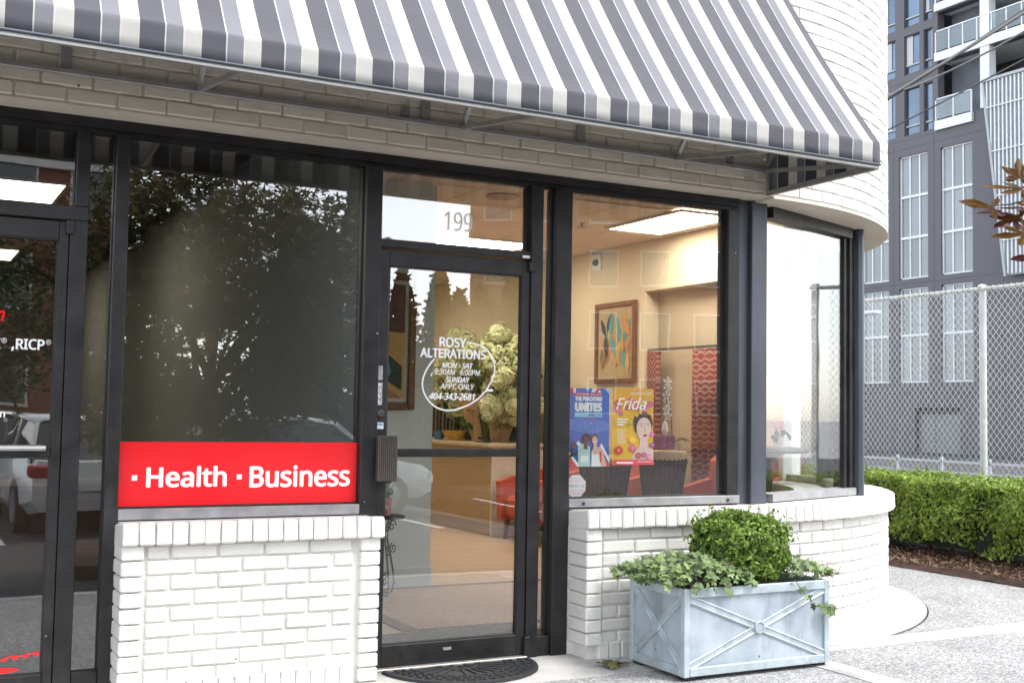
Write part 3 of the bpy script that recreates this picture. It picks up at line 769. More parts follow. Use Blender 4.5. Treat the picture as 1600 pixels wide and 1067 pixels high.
obj('medallion', MB().lathe(((PX0+PX1)/2,yf,(zl+zh)/2), md, 24, 'y'), 'zinc_edge', P, smooth=35)
obj('medallion', MB().lathe((xf,(PY0+PY1)/2,(zl+zh)/2), md, 24, 'x'), 'zinc_edge', P, smooth=35)
M('foot_rubber', (0.02,0.02,0.02), 0.7)
for (xa,ya) in ((PX0+.05,PY0+.05),(PX1-.05,PY0+.05),(PX0+.05,PY1-.05),(PX1-.05,PY1-.05)): obj('foot', MB().box(xa-.035,xa+.035,ya-.035,ya+.035,0.0,PZ0,.004), 'foot_rubber', P)
M('soil', (0.03,0.02,0.014), 0.95, var=0.5, vs=40, bump=1.0, bs=80)
obj('soil', MB().box(PX0+.023,PX1-.023,PY0+.023,PY1-.023,PZ1-.09,PZ1-.05), 'soil', P)
# boxwood ball
leafmat('boxwood_leaf', (0.008,0.030,0.006), (0.10,0.21,0.03), (0.29,0.43,0.08), 0.25, 0.38, 11)
BC = np.array([4.01,-0.545,0.605]); BRX, BRZ = 0.262, 0.20
bxw = thing('boxwood_shrub', 'clipped round green boxwood shrub growing in the metal planter box', 'shrub', (4.01,-0.545,0.38))
n = 20000
d = rng.normal(0,1,(n,3)); d /= np.linalg.norm(d,axis=1,keepdims=True)
fq = 0.94+0.035*np.sin(d[:,0]*7+1)*np.sin(d[:,1]*8)+0.045*np.sin(d[:,2]*9+d[:,0]*5)
rr = np.clip(1-np.abs(rng.normal(0,0.13,n)),0.45,1.05)*fq
sq = np.sign(d)*np.abs(d)**0.82
c = BC+sq*rr[:,None]*np.array([BRX,BRX,BRZ])
keep = c[:,2] > 0.40
# a few gaps where the twigs show
gap = np.sin(d[:,0]*11+3)*np.sin(d[:,1]*13)*np.sin(d[:,2]*12+1)
keep &= (gap < 0.55) | (rr < 0.8)
c = c[keep]; d2 = d[keep]
for _ in range(70):
    dv = rng.normal(0,1,3); dv[2] = abs(dv[2])*.7; dv /= np.linalg.norm(dv); q0 = BC+np.sign(dv)*np.abs(dv)**.82*np.array([BRX,BRX,BRZ])*.95; k_ = int(rng.integers(4,9))
    cc = q0+np.linspace(0,1,k_)[:,None]*(dv*rng.uniform(.02,.055)+np.array([0,0,.01]))+rng.normal(0,.006,(k_,3)); c = np.concatenate([c,cc]); d2 = np.concatenate([d2,np.tile(dv,(k_,1))])
lv = MB(); lv.v, lv.f = leaves(c-np.array([4.01,-0.545,0.38]), d2, 0.023, OVAL, 0.75)
obj('foliage', lv, 'boxwood_leaf', bxw, local=True, fix=False)
M('twig', (0.10,0.06,0.04), 0.8, var=0.3)
tw = MB()
for i in range(26):
    a = random.uniform(0,6.28); e = random.uniform(0.1,0.95)
    tip = BC+np.array([math.cos(a)*BRX*e*.8, math.sin(a)*BRX*e*.8, random.uniform(-.05,.17)])
    p0 = Vector((4.01+.03*math.cos(a),-0.545+.03*math.sin(a),0.36)); mid = (p0+Vector(tip))/2+Vector((0,0,-.04))
    tw.ring_tube([p0,mid,tip],[.009,.006,.002],5)
obj('stem', tw, 'twig', bxw, fix=False)
# ivy
leafmat('ivy_leaf', (0.022,0.048,0.032), (0.12,0.18,0.115), (0.30,0.40,0.16), 0.2, 0.4, 7)
IV = [(1.0,0,-.1),(.55,.22,.02),(.50,.62,-.05),(.18,.42,.02),(-.18,.66,-.04),(-.22,.20,0),(-.02,0,.03),(-.22,-.20,0),(-.18,-.66,-.04),(.18,-.42,.02),(.50,-.62,-.05),(.55,-.22,.02)]
M('ivy_vine', (0.13,0.075,0.05), 0.8, var=0.3)
def ivy(label, cx0, cx1, cy0, cy1, n, spill, hgt, trail):
    t = thing('ivy', label, 'ivy', ((cx0+cx1)/2,(cy0+cy1)/2,0.40), group=None)
    pts = []; nrm = []; vines = MB(); L0 = Vector(t.location)
    for i in range(n):
        u, v_ = random.random(), random.random()
        x = cx0+(cx1-cx0)*u; y = cy0+(cy1-cy0)*v_
        z = 0.452+hgt*(math.sin(math.pi*u)**.6)*(math.sin(math.pi*(0.15+.85*v_))**.5)*random.uniform(.55,1.1)+random.uniform(-.015,.03)
        pts.append((x,y,z)); nrm.append((random.uniform(-.5,.3),-.55,1.0))
    for (x,y,ln,dx,dy) in spill:
        vp = [(x,y,0.46)]; px, py, pz = x, y, 0.47
        for k in range(int(ln/0.025)):
            px += dx*.02+random.uniform(-.006,.006); py += dy*.012+random.uniform(-.003,.003); pz -= 0.018 if k > 1 else -0.004
            vp.append((px,py,pz))
            if random.random() < .8: pts.append((px+random.uniform(-.012,.012),py-.012+random.uniform(-.006,.004),pz+random.uniform(-.01,.01))); nrm.append((-.25+dx*.3,-1+dx*.1,.35))
        vines.ring_tube(vp,.0022,4)
    for i in range(16):
        a = random.uniform(cx0,cx1); b = random.uniform(cy0,cy1); vp = [(a,b,.44)]
        for k in range(5): a += random.uniform(-.05,.05); b += random.uniform(-.04,.03); vp.append((a,b,.46+hgt*random.uniform(.2,.95)))
        vines.ring_tube(vp,.002,4)
    for vp in trail:
        vines.ring_tube(vp,.0022,4)
        for q in vp[1:]:
            for k in range(2): pts.append((q[0]+random.uniform(-.014,.014),q[1]-.012,q[2]+random.uniform(-.014,.014))); nrm.append((-.2,-1,.4))
        for k in range(9): q = vp[-1]; pts.append((q[0]+random.uniform(-.03,.03),q[1]-.014,q[2]+random.uniform(-.03,.03))); nrm.append((-.2,-1,.4))
    lm = MB(); lm.v, lm.f = leaves(np.array(pts)-np.array(L0), np.array(nrm), 0.035, IV, 0.42)
    obj('foliage', lm, 'ivy_leaf', t, local=True, fix=False); obj('vine', vines, 'ivy_vine', t, fix=False)
    return t
sp = [(PX0-.01,PY0+.05+.06*i,random.uniform(.02,.07),-.3,0) for i in range(7)]+[(PX0+.02+.045*i,PY0-.012,random.uniform(.03,.14)*(1.0 if i < 6 else .4),.1,-.3) for i in range(9)]
ivy('bushy green ivy spilling over the planter corner nearest the shop door', PX0-.10,PX0+.43,PY0-.03,PY1+.06,900,sp,0.115,[])
sp = [(PX1+.01,PY0+.05+.06*i,random.uniform(.0,.04),.4,0) for i in range(6)]+[(PX1-.28+.05*i,PY0-.012,random.uniform(.0,.03),.2,-.3) for i in range(6)]
ivy('thin ivy with a trailing runner at the planter end away from the door', PX1-.26,PX1+.05,PY0-.005,PY1,210,sp,0.075,
    [[(PX1-.25,PY0-.01,.46),(PX1-.215,PY0-.02,.41),(PX1-.17,PY0-.022,.36),(PX1-.12,PY0-.022,.325),(PX1-.07,PY0-.022,.305),(PX1-.035,PY0-.022,.295)]])
# dropped leaves by the wall
leafmat('dry_leaf', (0.10,0.10,0.03), (0.22,0.20,0.07), None, 0.1, 0.7)
for (x,y,lb) in ((3.33,-0.36,'withered green leaf sprig lying on the pavement by the planter'),):
    t = MB(); cc = np.array([[random.uniform(-.07,.07),random.uniform(-.05,.05),.008+random.uniform(0,.015)] for i in range(16)]); t.v, t.f = leaves(cc, np.tile([0,0,1.0],(16,1)), .045, IV, .3)
    o = obj('fallen_leaf', t, 'dry_leaf', local=True, fix=False); o.location = (x,y,0.002); tag(o, lb, 'leaf')

# ================================================================== DOORMAT (half round rubber)
M('mat_rubber', (0.028,0.029,0.031), 0.65, var=0.25, vs=20, bump=0.3, bs=200)
DMX, DMY, DMR, DMB = 2.60, -0.055, 0.415, 0.40
dmt = thing('doormat', 'black half round rubber doormat in front of the shop door', 'doormat', (DMX,DMY-.2,0.003))
def hp(r, a, k=DMB/DMR): return (DMX+r*math.cos(a), DMY+r*math.sin(a)*k)
base = MB().prism([hp(DMR,-math.pi*i/40) for i in range(41)], 0.003, 0.009, 'xy'); obj('base', base, 'mat_rubber', dmt)
def rib(mb, pts, w, z0=.009, z1=.016):
    for (a,b) in zip(pts[:-1],pts[1:]):
        dx, dy = b[0]-a[0], b[1]-a[1]; L = math.hypot(dx,dy); nx_, ny_ = -dy/L*w/2, dx/L*w/2
        mb.prism([(a[0]+nx_,a[1]+ny_),(a[0]-nx_,a[1]-ny_),(b[0]-nx_,b[1]-ny_),(b[0]+nx_,b[1]+ny_)], z0, z1, 'xy')
rb = MB()
for r, w in ((0.10,.016),(0.118,.006),(0.26,.012),(0.30,.012),(0.345,.012),(0.40,.022)): rib(rb, [hp(r,-math.pi*i/36) for i in range(37)], w)
for i in range(13):
    a = -math.pi*(i+.5)/13; rib(rb, [hp(.12,a),hp(.255,a)], .010)
for j,(ra,rb_) in enumerate(((.26,.30),(.30,.345),(.345,.39))):
    for i in range(16+3*j):
        a = -math.pi*(i+.5*(j%2)+.25)/(16+3*j); rib(rb, [hp(ra,a),hp(rb_,a)], .013)
for i in range(5): rib(rb, [hp(.03,-math.pi*(i+.5)/5),hp(.09,-math.pi*(i+.5)/5)], .014)
tag(obj('tread', rb, 'mat_rubber', dmt, fix=False), kind='stuff')

# ================================================================== HEDGE, FENCE
leafmat('hedge_leaf', (0.024,0.065,0.008), (0.19,0.31,0.032), (0.40,0.52,0.10), 0.25, 0.45, 5)
HX0, HX1, HY0, HY1, HZ = 8.36, 9.35, -0.8, 6.5, 0.745
H = thing('hedge', 'long clipped green box hedge growing in the mulch bed by the fence', 'hedge', (8.85,2.85,0.04))
def hedge_leaves(n_front, n_top):
    yf_ = rng.uniform(HY0,HY1,n_front); zf = 0.10+0.65*rng.beta(1.25,1.0,n_front)
    wob = 0.05*np.sin(yf_*5.2)+0.04*np.sin(yf_*11+zf*7)+0.035*np.sin(zf*13+yf_*3)
    xf_ = HX0+wob+np.abs(rng.normal(0,.05,n_front))+0.10*(1-zf/HZ)**1.5
    cut = zf > (0.16+0.06*np.sin(yf_*7)+0.05*np.sin(yf_*3.1))
    a = np.stack([xf_,yf_,zf],1)[cut]; na = np.tile([-1.0,0,.25],(len(a),1))
    xt = rng.uniform(HX0-.02,HX1,n_top); yt = rng.uniform(HY0,HY1,n_top)
    zt = HZ+0.015*np.sin(yt*5)+0.012*np.sin(xt*9+yt*3)-np.abs(rng.normal(0,.03,n_top))+rng.exponential(.012,n_top)
    b = np.stack([xt,yt,zt],1); nb = np.tile([0,0,1.0],(len(b),1))
    return np.concatenate([a,b]), np.concatenate([na,nb])
c, nn = hedge_leaves(26000,17000)
hm = MB(); hm.v, hm.f = leaves(c-np.array([8.85,2.85,0.04]), nn, 0.042, DIAM, 0.7)
obj('foliage', hm, 'hedge_leaf', H, local=True, fix=False)
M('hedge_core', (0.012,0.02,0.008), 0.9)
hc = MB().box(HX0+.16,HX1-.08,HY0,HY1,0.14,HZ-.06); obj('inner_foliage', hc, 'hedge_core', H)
for i in range(22): obj('trunk', MB().ring_tube([(8.72+random.uniform(-.1,.2),HY0+.2+i*.32,0.0),(8.75,HY0+.2+i*.32,.4)],[.022,.014],6), 'twig', H)
# chain link fence
M('galvanised', (0.62,0.63,0.63), 0.5, metal=0.25, var=0.15, vs=8)
FX = 9.62; FZ0, FZ1 = 0.12, 2.64
Fn = thing('chain_link_fence', 'tall galvanised chain link fence standing behind the hedge', 'fence', (FX,3.0,0.0))
step = 0.0715; drop = 0.0855
nc = MB(); y = -1.0; k = 0
r = .0034
ys = np.arange(-0.2,6.6,step/2)
zs = np.arange(FZ0,FZ1+.04,drop/2)
for i, y in enumerate(ys):
    pts = []
    for j, z in enumerate(zs):
        up_ = (j+i) % 2; pts.append((FX+(.004 if up_ else -.004), y+(step*0.52 if up_ else -step*0.02), z))
    nc.ring_tube(pts, r, 3, False)
obj('wire_mesh', nc, 'galvanised', Fn, fix=False, smooth=80)
obj('top_rail', MB().ring_tube([(FX+.03,-.4,FZ1-.025),(FX+.03,6.8,FZ1-.025)],.021,10), 'galvanised', Fn, smooth=40)
obj('tension_wire', MB().ring_tube([(FX+.01,-.4,FZ0+.02),(FX+.01,6.8,FZ0+.02)],.003,5), 'galvanised', Fn)
for y in (-0.35,2.65,5.65):
    po = obj('post', MB().ring_tube([(FX+.055,y,-.1),(FX+.055,y,FZ1-.02)],.036,12), 'galvanised', Fn, smooth=40)
    obj('cap', MB().ball((FX+.05,y,FZ1),.045,10,6,(1,1,.6)), 'galvanised', po, smooth=60)

# ================================================================== TOWER ACROSS THE STREET (face x = 45)
TX = 45.0
M('charcoal_panel', (0.100,0.096,0.110), 0.55, var=0.06, vs=.3)
M('tower_white', (0.72,0.74,0.76), 0.5, var=0.05)
M('tower_frame', (0.055,0.055,0.065), 0.5)
M('tower_grey', (0.40,0.42,0.44), 0.5, var=0.06)
M('tower_inside', (0.14,0.15,0.17), 0.8, var=0.3, vs=.6)
M('grey_glazing', (0.20,0.23,0.25), 0.14, var=0.12, vs=.5, spec=0.8, rnd=0.35)
M('blue_glazing', (0.10,0.16,0.24), 0.04, metal=0.35, var=0.3, vs=.4, spec=1.0, rnd=0.4)
M('blind', (0.50,0.50,0.52), 0.8, var=0.06)
T = thing('tower_building', 'charcoal panelled apartment tower with white balconies across the street', 'building', (TX,36.0,LOT))
holes = []
cols = [(32.95,34.85),(35.66,37.54),(38.24,40.10),(40.9,42.8),(43.6,45.5)]
for (a,b) in cols: holes += [(a,b,8.32,14.60,'big'),(a,b,3.10,7.85,'low')]
rows = [(15.62,18.07),(18.76,20.80),(21.22,23.30),(24.0,26.1),(26.8,28.9)]
ups = [(35.32,35.90),(36.15,37.17),(37.76,38.90),(39.5,40.5),(41.0,42.2)]
for (za,zb) in rows:
    for (a,b) in ups: holes.append((a,b,za,zb,'up'))
holes.append((33.76,36.52,LOT-.8,1.85,'garage'))
holes.append((29.0,35.0,15.95,18.9,'rec')); holes.append((29.0,35.0,19.35,21.4,'rec')); holes.append((29.0,35.0,21.85,25.0,'rec'))
def holed_wall(y0,y1,z0,z1,holes,x0,x1):
    Y = sorted(set([y0,y1]+[h[0] for h in holes]+[h[1] for h in holes])); Z_ = sorted(set([z0,z1]+[h[2] for h in holes]+[h[3] for h in holes])); m = MB()
    for i in range(len(Y)-1):
        run = None
        for j in range(len(Z_)-1):
            cy_, cz_ = (Y[i]+Y[i+1])/2, (Z_[j]+Z_[j+1])/2
            solid = not any(h[0] < cy_ < h[1] and h[2] < cz_ < h[3] for h in holes)
            if solid: run = [Z_[j],Z_[j+1]] if run is None else [run[0],Z_[j+1]]
            if (not solid or j == len(Z_)-2) and run: m.box(x0,x1,Y[i],Y[i+1],run[0],run[1]); run = None
    return m
obj('wall', holed_wall(20,52,LOT-1,40,holes,TX,TX+.45), 'charcoal_panel', T)
obj('inner_wall', MB().box(TX+3.0,TX+3.2,20,52,LOT-1,40), 'tower_inside', T)
pj = MB()
for z in (5.2,11.3): pj.box(TX-.004,TX+.01,20,32.9,z,z+.035)
for z in (2.55,8.06,14.95): pj.box(TX-.004,TX+.01,20,52,z,z+.04)
for z in (15.4,18.4): pj.box(TX-.004,TX+.01,35.12,52,z,z+.03)
for y in (35.25,37.9): pj.box(TX-.004,TX+.01,y,y+.03,LOT,15.3)
for y in (31.2,29.2,27.0): pj.box(TX-.004,TX+.01,y,y+.03,LOT,16)
obj('panel_joint', pj, 'tower_frame', T)
for (a,b,za,zb,kd) in holes:
    if kd in ('big','low'):
        nrow = 3 if kd == 'big' else 2
        w = obj('window', MB().box(TX+.10,TX+.22,a,a+.07,za,zb).box(TX+.10,TX+.22,b-.07,b,za,zb).box(TX+.10,TX+.22,a,b,za,za+.07).box(TX+.10,TX+.22,a,b,zb-.07,zb), 'tower_white', T)
        for i in (1,2): obj('mullion', MB().box(TX+.11,TX+.2,a+(b-a)*i/3-.035,a+(b-a)*i/3+.035,za,zb), 'tower_white', w)
        for j in range(1,nrow): z = za+(zb-za)*j/nrow; obj('transom', MB().box(TX+.09,TX+.2,a,b,z-.06,z+.06), 'tower_white', w)
        for i in range(3):
            for j in range(nrow):
                z0_, z1_ = za+(zb-za)*j/nrow+.06, za+(zb-za)*(j+1)/nrow-.06
                obj('pane', MB().box(TX+.16,TX+.19,a+(b-a)*i/3+.036,a+(b-a)*(i+1)/3-.036,z0_,z1_), 'grey_glazing', w)
    elif kd == 'up':
        w = obj('window', MB().box(TX+.05,TX+.2,a,a+.06,za,zb).box(TX+.05,TX+.2,b-.06,b,za,zb).box(TX+.05,TX+.2,a,b,zb-.05,zb).box(TX+.05,TX+.2,a,b,za,za+.05), 'tower_frame', T)
        obj('rail', MB().box(TX+.08,TX+.15,a+.06,b-.06,za+.45,za+.52), 'tower_grey', w)
        obj('pane', MB().box(TX+.16,TX+.18,a+.06,b-.06,za+.05,zb-.05), 'blue_glazing', w)
        if random.random() < .6:
            u = random.choice(((0,.4),(.55,1),(0,.25),(.3,1))); obj('curtain', MB().box(TX+.12,TX+.15,a+.06+(b-a-.12)*u[0],a+.06+(b-a-.12)*u[1],za+.53,zb-.05), 'blind', w)
    elif kd == 'garage':
        M('garage_grey',(0.20,0.21,0.22),.6)
        g = obj('garage_door', MB().box(TX+.3,TX+.34,a,b,za,zb-.25), 'garage_grey', T)
        for j in range(5): obj('slat', MB().box(TX+.27,TX+.299,a,b,za+.1+j*.42,za+.48+j*.42), 'garage_grey', g)
        obj('lintel', MB().box(TX+.2,TX+.26,a,b,zb-.25,zb), 'tower_frame', g)
def balcony(z, y0, y1, fascia, out):
    b = obj('balcony', MB().box(TX-out,TX+2.9,y0,y1,z-fascia,z), 'tower_white', T)
    ya, yb = y0+.05, y1-.05; zt = z+1.05
    obj('handrail', MB().box(TX-out+.03,TX-out+.10,ya,yb,zt,zt+.06).box(TX-out+.03,TX+.0,yb-.06,yb,zt,zt+.06), 'tower_white', b)
    n_ = max(2,int((yb-ya)/.78))
    for i in range(n_+1):
        y = ya+(yb-ya)*i/n_; obj('baluster', MB().box(TX-out+.04,TX-out+.09,y-.03,y+.03,z,zt), 'tower_white', b)
    for i in range(n_): obj('glass_panel', MB().box(TX-out+.055,TX-out+.07,ya+(yb-ya)*i/n_+.04,ya+(yb-ya)*(i+1)/n_-.04,z+.08,zt-.02), 'rail_glass', b)
glass('rail_glass', (0.66,0.78,0.82), 0.10)
balcony(15.95,32.85,35.1,.46,.15); balcony(19.35,25.0,35.1,.42,.15); balcony(21.85,25.0,35.1,.40,.15); balcony(25.4,25.0,35.1,.40,.15)
obj('column', MB().box(TX-.10,TX+.35,31.85,32.38,16.0,40), 'tower_white', T)
obj('inner_wall', MB().box(TX+1.0,TX+1.1,32.6,35.0,15.9,40), 'tower_inside', T)
# perforated screen leaning over the podium: slanted edge, upright ribs
scr = obj('screen', MB().prism([(31.97,17.1),(30.81,7.9),(20,7.9),(20,17.1)], TX-.32, TX-.30, 'yz'), 'tower_grey', T)
M('screen_rib', (0.56,0.59,0.61), 0.45, metal=0.3, var=0.1)
for i in range(34):
    y = 31.75-i*.22; zlo = 7.95 if y < 30.8 else 7.95+(y-30.8)/1.17*9.2
    obj('slat', MB().box(TX-.42,TX-.33,y-.04,y+.04,zlo,17.05), 'screen_rib', scr)
obj('edge_rail', MB().bar((TX-.4,31.99,17.15),(TX-.4,30.79,7.85),.12,.12), 'tower_grey', scr); obj('edge_rail', MB().bar((TX-.4,31.99,17.15),(TX-.4,20,17.15),.12,.14), 'tower_grey', scr)
for z in (9.5,11.6,13.7,15.8): obj('cross_rail', MB().box(TX-.46,TX-.43,31.0+(z-9)*.13,24,z,z+.05), 'tower_white', scr)
# low railing, lamp post and wires between fence and tower
RL = thing('railing', 'low pale metal railing seen through the chain link fence', 'railing', (24,18,LOT))
obj('rail', MB().bar((24,10,0.22),(24,34,0.22),.06,.06), 'tower_grey', RL); obj('rail', MB().bar((24,10,-.05),(24,34,-.05),.05,.05), 'tower_grey', RL)
for i in range(17): obj('post', MB().box(23.97,24.03,10+i*1.5,10.06+i*1.5,LOT-1,.34), 'tower_grey', RL)
LP = thing('street_lamp', 'tall brown street lamp with two curved white arms seen through the fence', 'street lamp', (30,25.9,LOT))
M('lamp_brown', (0.10,0.07,0.06), 0.6)
obj('pole', MB().ring_tube([(30,25.9,LOT-1),(30,25.9,5.2)],[.13,.09],10), 'lamp_brown', LP, smooth=40)
for s_ in (-1,1):
    ar = obj('arm', MB().ring_tube([(30,25.9,4.55),(30,25.9-s_*.35,4.95),(30,25.9-s_*1.0,4.98)],[.05,.045,.04],8), 'tower_white', LP, smooth=40)
    obj('lamp_head', MB().box(29.85,30.15,25.9-s_*1.75,25.9-s_*0.95,4.90,5.02,.03) if s_ > 0 else MB().box(29.85,30.15,25.9+.95,25.9+1.75,4.90,5.02,.03), 'tower_white', ar)
M('cable_grey', (0.20,0.19,0.18), 0.6); M('cable_dark', (0.045,0.043,0.042), 0.6)
def wire(label, p, q, sag, r_, mat):
    pts = [(p[0]+(q[0]-p[0])*t, p[1]+(q[1]-p[1])*t, p[2]+(q[2]-p[2])*t-4*sag*t*(1-t)) for t in [i/24 for i in range(25)]]
    o = obj('overhead_cable', MB().ring_tube(pts,r_,6), mat, smooth=60, fix=False); tag(o, label, 'cable')
wire('thickest overhead cable crossing in front of the tower balconies', (18.43,14,7.74),(13.95,4.5,7.33),.02,.028,'cable_grey')
wire('dark overhead cable twisted along the thickest cable', (18.43,14,7.66),(13.95,4.5,7.40),.03,.020,'cable_dark')
wire('sagging pale overhead cable crossing the thick cable', (18.43,14,8.28),(13.95,4.5,7.06),.30,.016,'cable_grey')
wire('lowest thin dark overhead cable in front of the tower', (18.43,14,7.13),(13.95,4.5,6.6),.02,.013,'cable_dark')

# ================================================================== MAPLE BESIDE THE CAMERA (its twig hangs into view, its crown is mirrored in the office window)
MT = thing('maple_tree', 'red and green leaved maple whose twig hangs in front of the tower', 'tree', (2.85,-6.3,LOT))
M('maple_bark', (0.07,0.055,0.045), 0.85, var=0.3, bump=0.6, bs=40)
tk = MB(); tk.ring_tube([(2.85,-6.3,LOT),(2.82,-6.28,.6),(2.86,-6.25,1.25),(2.80,-6.3,1.75)],[.11,.085,.075,.06],9)
tips = []
for i in range(11):
    a = i*2*math.pi/11+random.uniform(-.3,.3); e = random.uniform(.9,1.75)
    p0 = Vector((2.83,-6.28,1.2+random.uniform(-.25,.5))); p1 = p0+Vector((math.cos(a)*.4*e,math.sin(a)*.4*e,.55)); p2 = p0+Vector((math.cos(a)*.95*e,math.sin(a)*.95*e,1.15+random.uniform(-.1,.7))); p3 = p0+Vector((math.cos(a)*1.35*e,math.sin(a)*1.2*e,1.5+random.uniform(-.3,1.0)))
    tk.ring_tube([p0,p1,p2,p3],[.045,.032,.02,.008],6); tips += [p1.lerp(p2,t) for t in (.5,1)]+[p2.lerp(p3,t) for t in (.4,.8,1.1)]
    for b in range(4):
        q = p1.lerp(p3,random.uniform(.2,.9)); w = q+Vector((random.uniform(-.5,.5),random.uniform(-.5,.5),random.uniform(-.1,.45))); tk.ring_tube([q,w],[.012,.004],4); tips.append(w)
obj('trunk', tk, 'maple_bark', MT, smooth=50, fix=False)
leafmat('maple_leaf', (0.030,0.020,0.012), (0.10,0.045,0.02), (0.14,0.13,0.03), 0.3, 0.5, 3)
STAR5 = star(5,.34)
cs = []
for k in range(190):     # clumps of leaves through the crown volume
    dv = rng.normal(0,1,3); dv /= np.linalg.norm(dv); q0 = np.array([2.80,-6.35,2.15])+dv*np.array([1.45,1.1,1.75])*rng.uniform(.25,1.0)**.5
    cs.append(q0+rng.normal(0,1,(95,3))*np.array([.17,.17,.11]))
for tp in tips: cs.append(np.array(tp)+rng.normal(0,1,(40,3))*np.array([.16,.16,.12]))
cs = np.concatenate(cs)
cs = cs[(cs[:,2] > 0.80) & (cs[:,0] < 4.42) & (cs[:,1] < -5.5+np.maximum(0,cs[:,0])/1.42-.05)]
lm = MB(); lm.v, lm.f = leaves(cs-np.array([2.85,-6.3,LOT]), np.tile([0,0.2,1.0],(len(cs),1)), .075, STAR5, .55)
obj('crown', lm, 'maple_leaf', MT, local=True, fix=False)
tg = [(2.86,-6.1,1.7),(2.75,-5.2,2.0),(2.55,-4.4,1.93),(2.33,-3.86,1.83),(2.16,-3.76,1.775),(2.09,-3.75,1.765)]
obj('branch', MB().ring_tube(tg,[.02,.014,.009,.004,.002,.0012],6), 'maple_bark', MT, smooth=60, fix=False)
leafmat('maple_red', (0.10,0.008,0.008), (0.20,0.018,0.010), (0.15,0.09,0.010), 0.5, 0.4, 40)
leafmat('maple_green', (0.13,0.16,0.012), (0.19,0.22,0.018), (0.22,0.04,0.012), 0.5, 0.4, 40)
leafmat('maple_dark', (0.045,0.014,0.018), (0.11,0.03,0.025), None, 0.3, 0.35, 40)
def maple_leaf(c, ang, tilt, size, mat, lobes=5):
    m = MB(); a0 = math.pi*.62
    pts = [(0,0)]
    for i in range(lobes):
        w = -a0+2*a0*i/(lobes-1); r_ = size*(1-.45*abs(i-(lobes-1)/2)/((lobes-1)/2))
        f = lambda rr_, ww: (rr_*math.cos(ww), rr_*math.sin(ww))
        pts += [f(r_*.30,w-.44),f(r_*.58,w-.33),f(r_*.80,w-.17),f(r_,w),f(r_*.80,w+.17),f(r_*.58,w+.33),f(r_*.30,w+.44)]
    n_ = len(pts)
    # centre line folded so each lobe keels a little
    P3 = []
    for (u,v_) in pts:
        rr_ = math.hypot(u,v_); P3.append(Vector((u,v_,-.22*rr_*rr_/size+.06*math.sin(14*math.atan2(v_,u))*rr_)))
    right = Vector((math.cos(.4866),-math.sin(.4866),0)); up = Vector((0,0,1)); fw = Vector((math.sin(.4866),math.cos(.4866),0))
    ca, sa = math.cos(ang), math.sin(ang); out = []
    for p in P3:
        x_, y_ = p.x*ca-p.y*sa, p.x*sa+p.y*ca
        out.append(Vector(c)+right*x_+up*(y_*math.cos(tilt))+fw*(y_*math.sin(tilt)-p.z))
    m.add(out, [(0,i,i+1) for i in range(1,n_-1)])
    obj('leaf', m, mat, MT, fix=False)
for (c, ang, tl, sz, mt, lb) in (
    ((2.185,-3.76,1.835),1.35,.35,.048,'maple_red',5), ((2.205,-3.75,1.815),2.75,1.1,.070,'maple_green',5), ((2.175,-3.77,1.745),3.05,.6,.052,'maple_red',3),
    ((2.110,-3.75,1.765),2.85,.55,.056,'maple_red',3), ((2.150,-3.74,1.760),3.45,1.2,.055,'maple_dark',5), ((2.165,-3.76,1.742),3.75,.9,.050,'maple_dark',5),
    ((2.215,-3.76,1.775),.7,.4,.045,'maple_green',5), ((2.215,-3.75,1.715),3.3,.9,.062,'maple_green',5), ((2.20,-3.77,1.768),3.0,1.25,.058,'maple_dark',5),
    ((2.235,-3.76,1.665),3.3,.6,.045,'maple_dark',3), ((2.22,-3.75,1.845),2.3,.8,.050,'maple_red',5)):
    maple_leaf(c, ang, tl, sz*1.22, mt, lb)

# ================================================================== WHAT THE GLASS MIRRORS: parking lot side
leafmat('arborvitae_leaf', (0.010,0.024,0.008), (0.035,0.075,0.02), None, 0.15, 0.6, 2)
def arbor_mesh(seed):
    g = np.random.default_rng(seed); n = 2400
    z = g.beta(1.0,1.35,n); a = g.uniform(0,2*np.pi,n)
    rad = (1-z)**.62*(.92+.12*np.sin(a*5+z*9))*np.clip(1-np.abs(g.normal(0,.12,n)),.5,1.05)*np.clip(z*12,.4,1)
    c = np.stack([rad*np.cos(a)*.8,rad*np.sin(a)*.8,z*5.0],1); nr = np.stack([np.cos(a),np.sin(a),np.full(n,.3)],1)
    v, f = leaves(c, nr, .30, [(-.4,0,0),(-.1,.2,0),(.5,.06,.05),(.5,-.06,.05),(-.1,-.2,0)], .45)
    return mesh_of('foliage', v, f, 'arborvitae_leaf', False)
AM = [arbor_mesh(i) for i in range(3)]
tm = mesh_of('trunk', (q := MB().ring_tube([(0,0,-.4),(0,0,1.2)],[.12,.09],7)).v, q.f, 'maple_bark')
arbs = [(7.2,5.7,'first'),(7.9,5.2,'second'),(8.6,6.2,'third'),(9.6,4.3,'fourth'),(10.57,4.5,'fifth'),(11.05,3.9,'sixth'),(11.5,4.0,'seventh'),(11.95,3.8,'eighth'),(12.5,4.7,'ninth'),(13.3,4.4,'tenth')]
for i, (x, h, w) in enumerate(arbs):
    t = thing('arborvitae', 'dark conical evergreen mirrored in the shop glass, %s from the maple in the row' % w, 'tree', (x,-18+random.uniform(-.3,.3),LOT), random.uniform(0,6), 'row of evergreens across the parking lot')
    f = link('crown', AM[i%3], t); f.scale = (1,1,(h+.35)/5.0); link('trunk', tm, t)
leafmat('lot_hedge_leaf', (0.012,0.035,0.010), (0.06,0.13,0.03), None, 0.15, 0.6, 3)
n = 5000; c = np.stack([rng.uniform(-4,7,n),rng.uniform(-19.6,-18.8,n),rng.uniform(LOT,.75,n)],1)
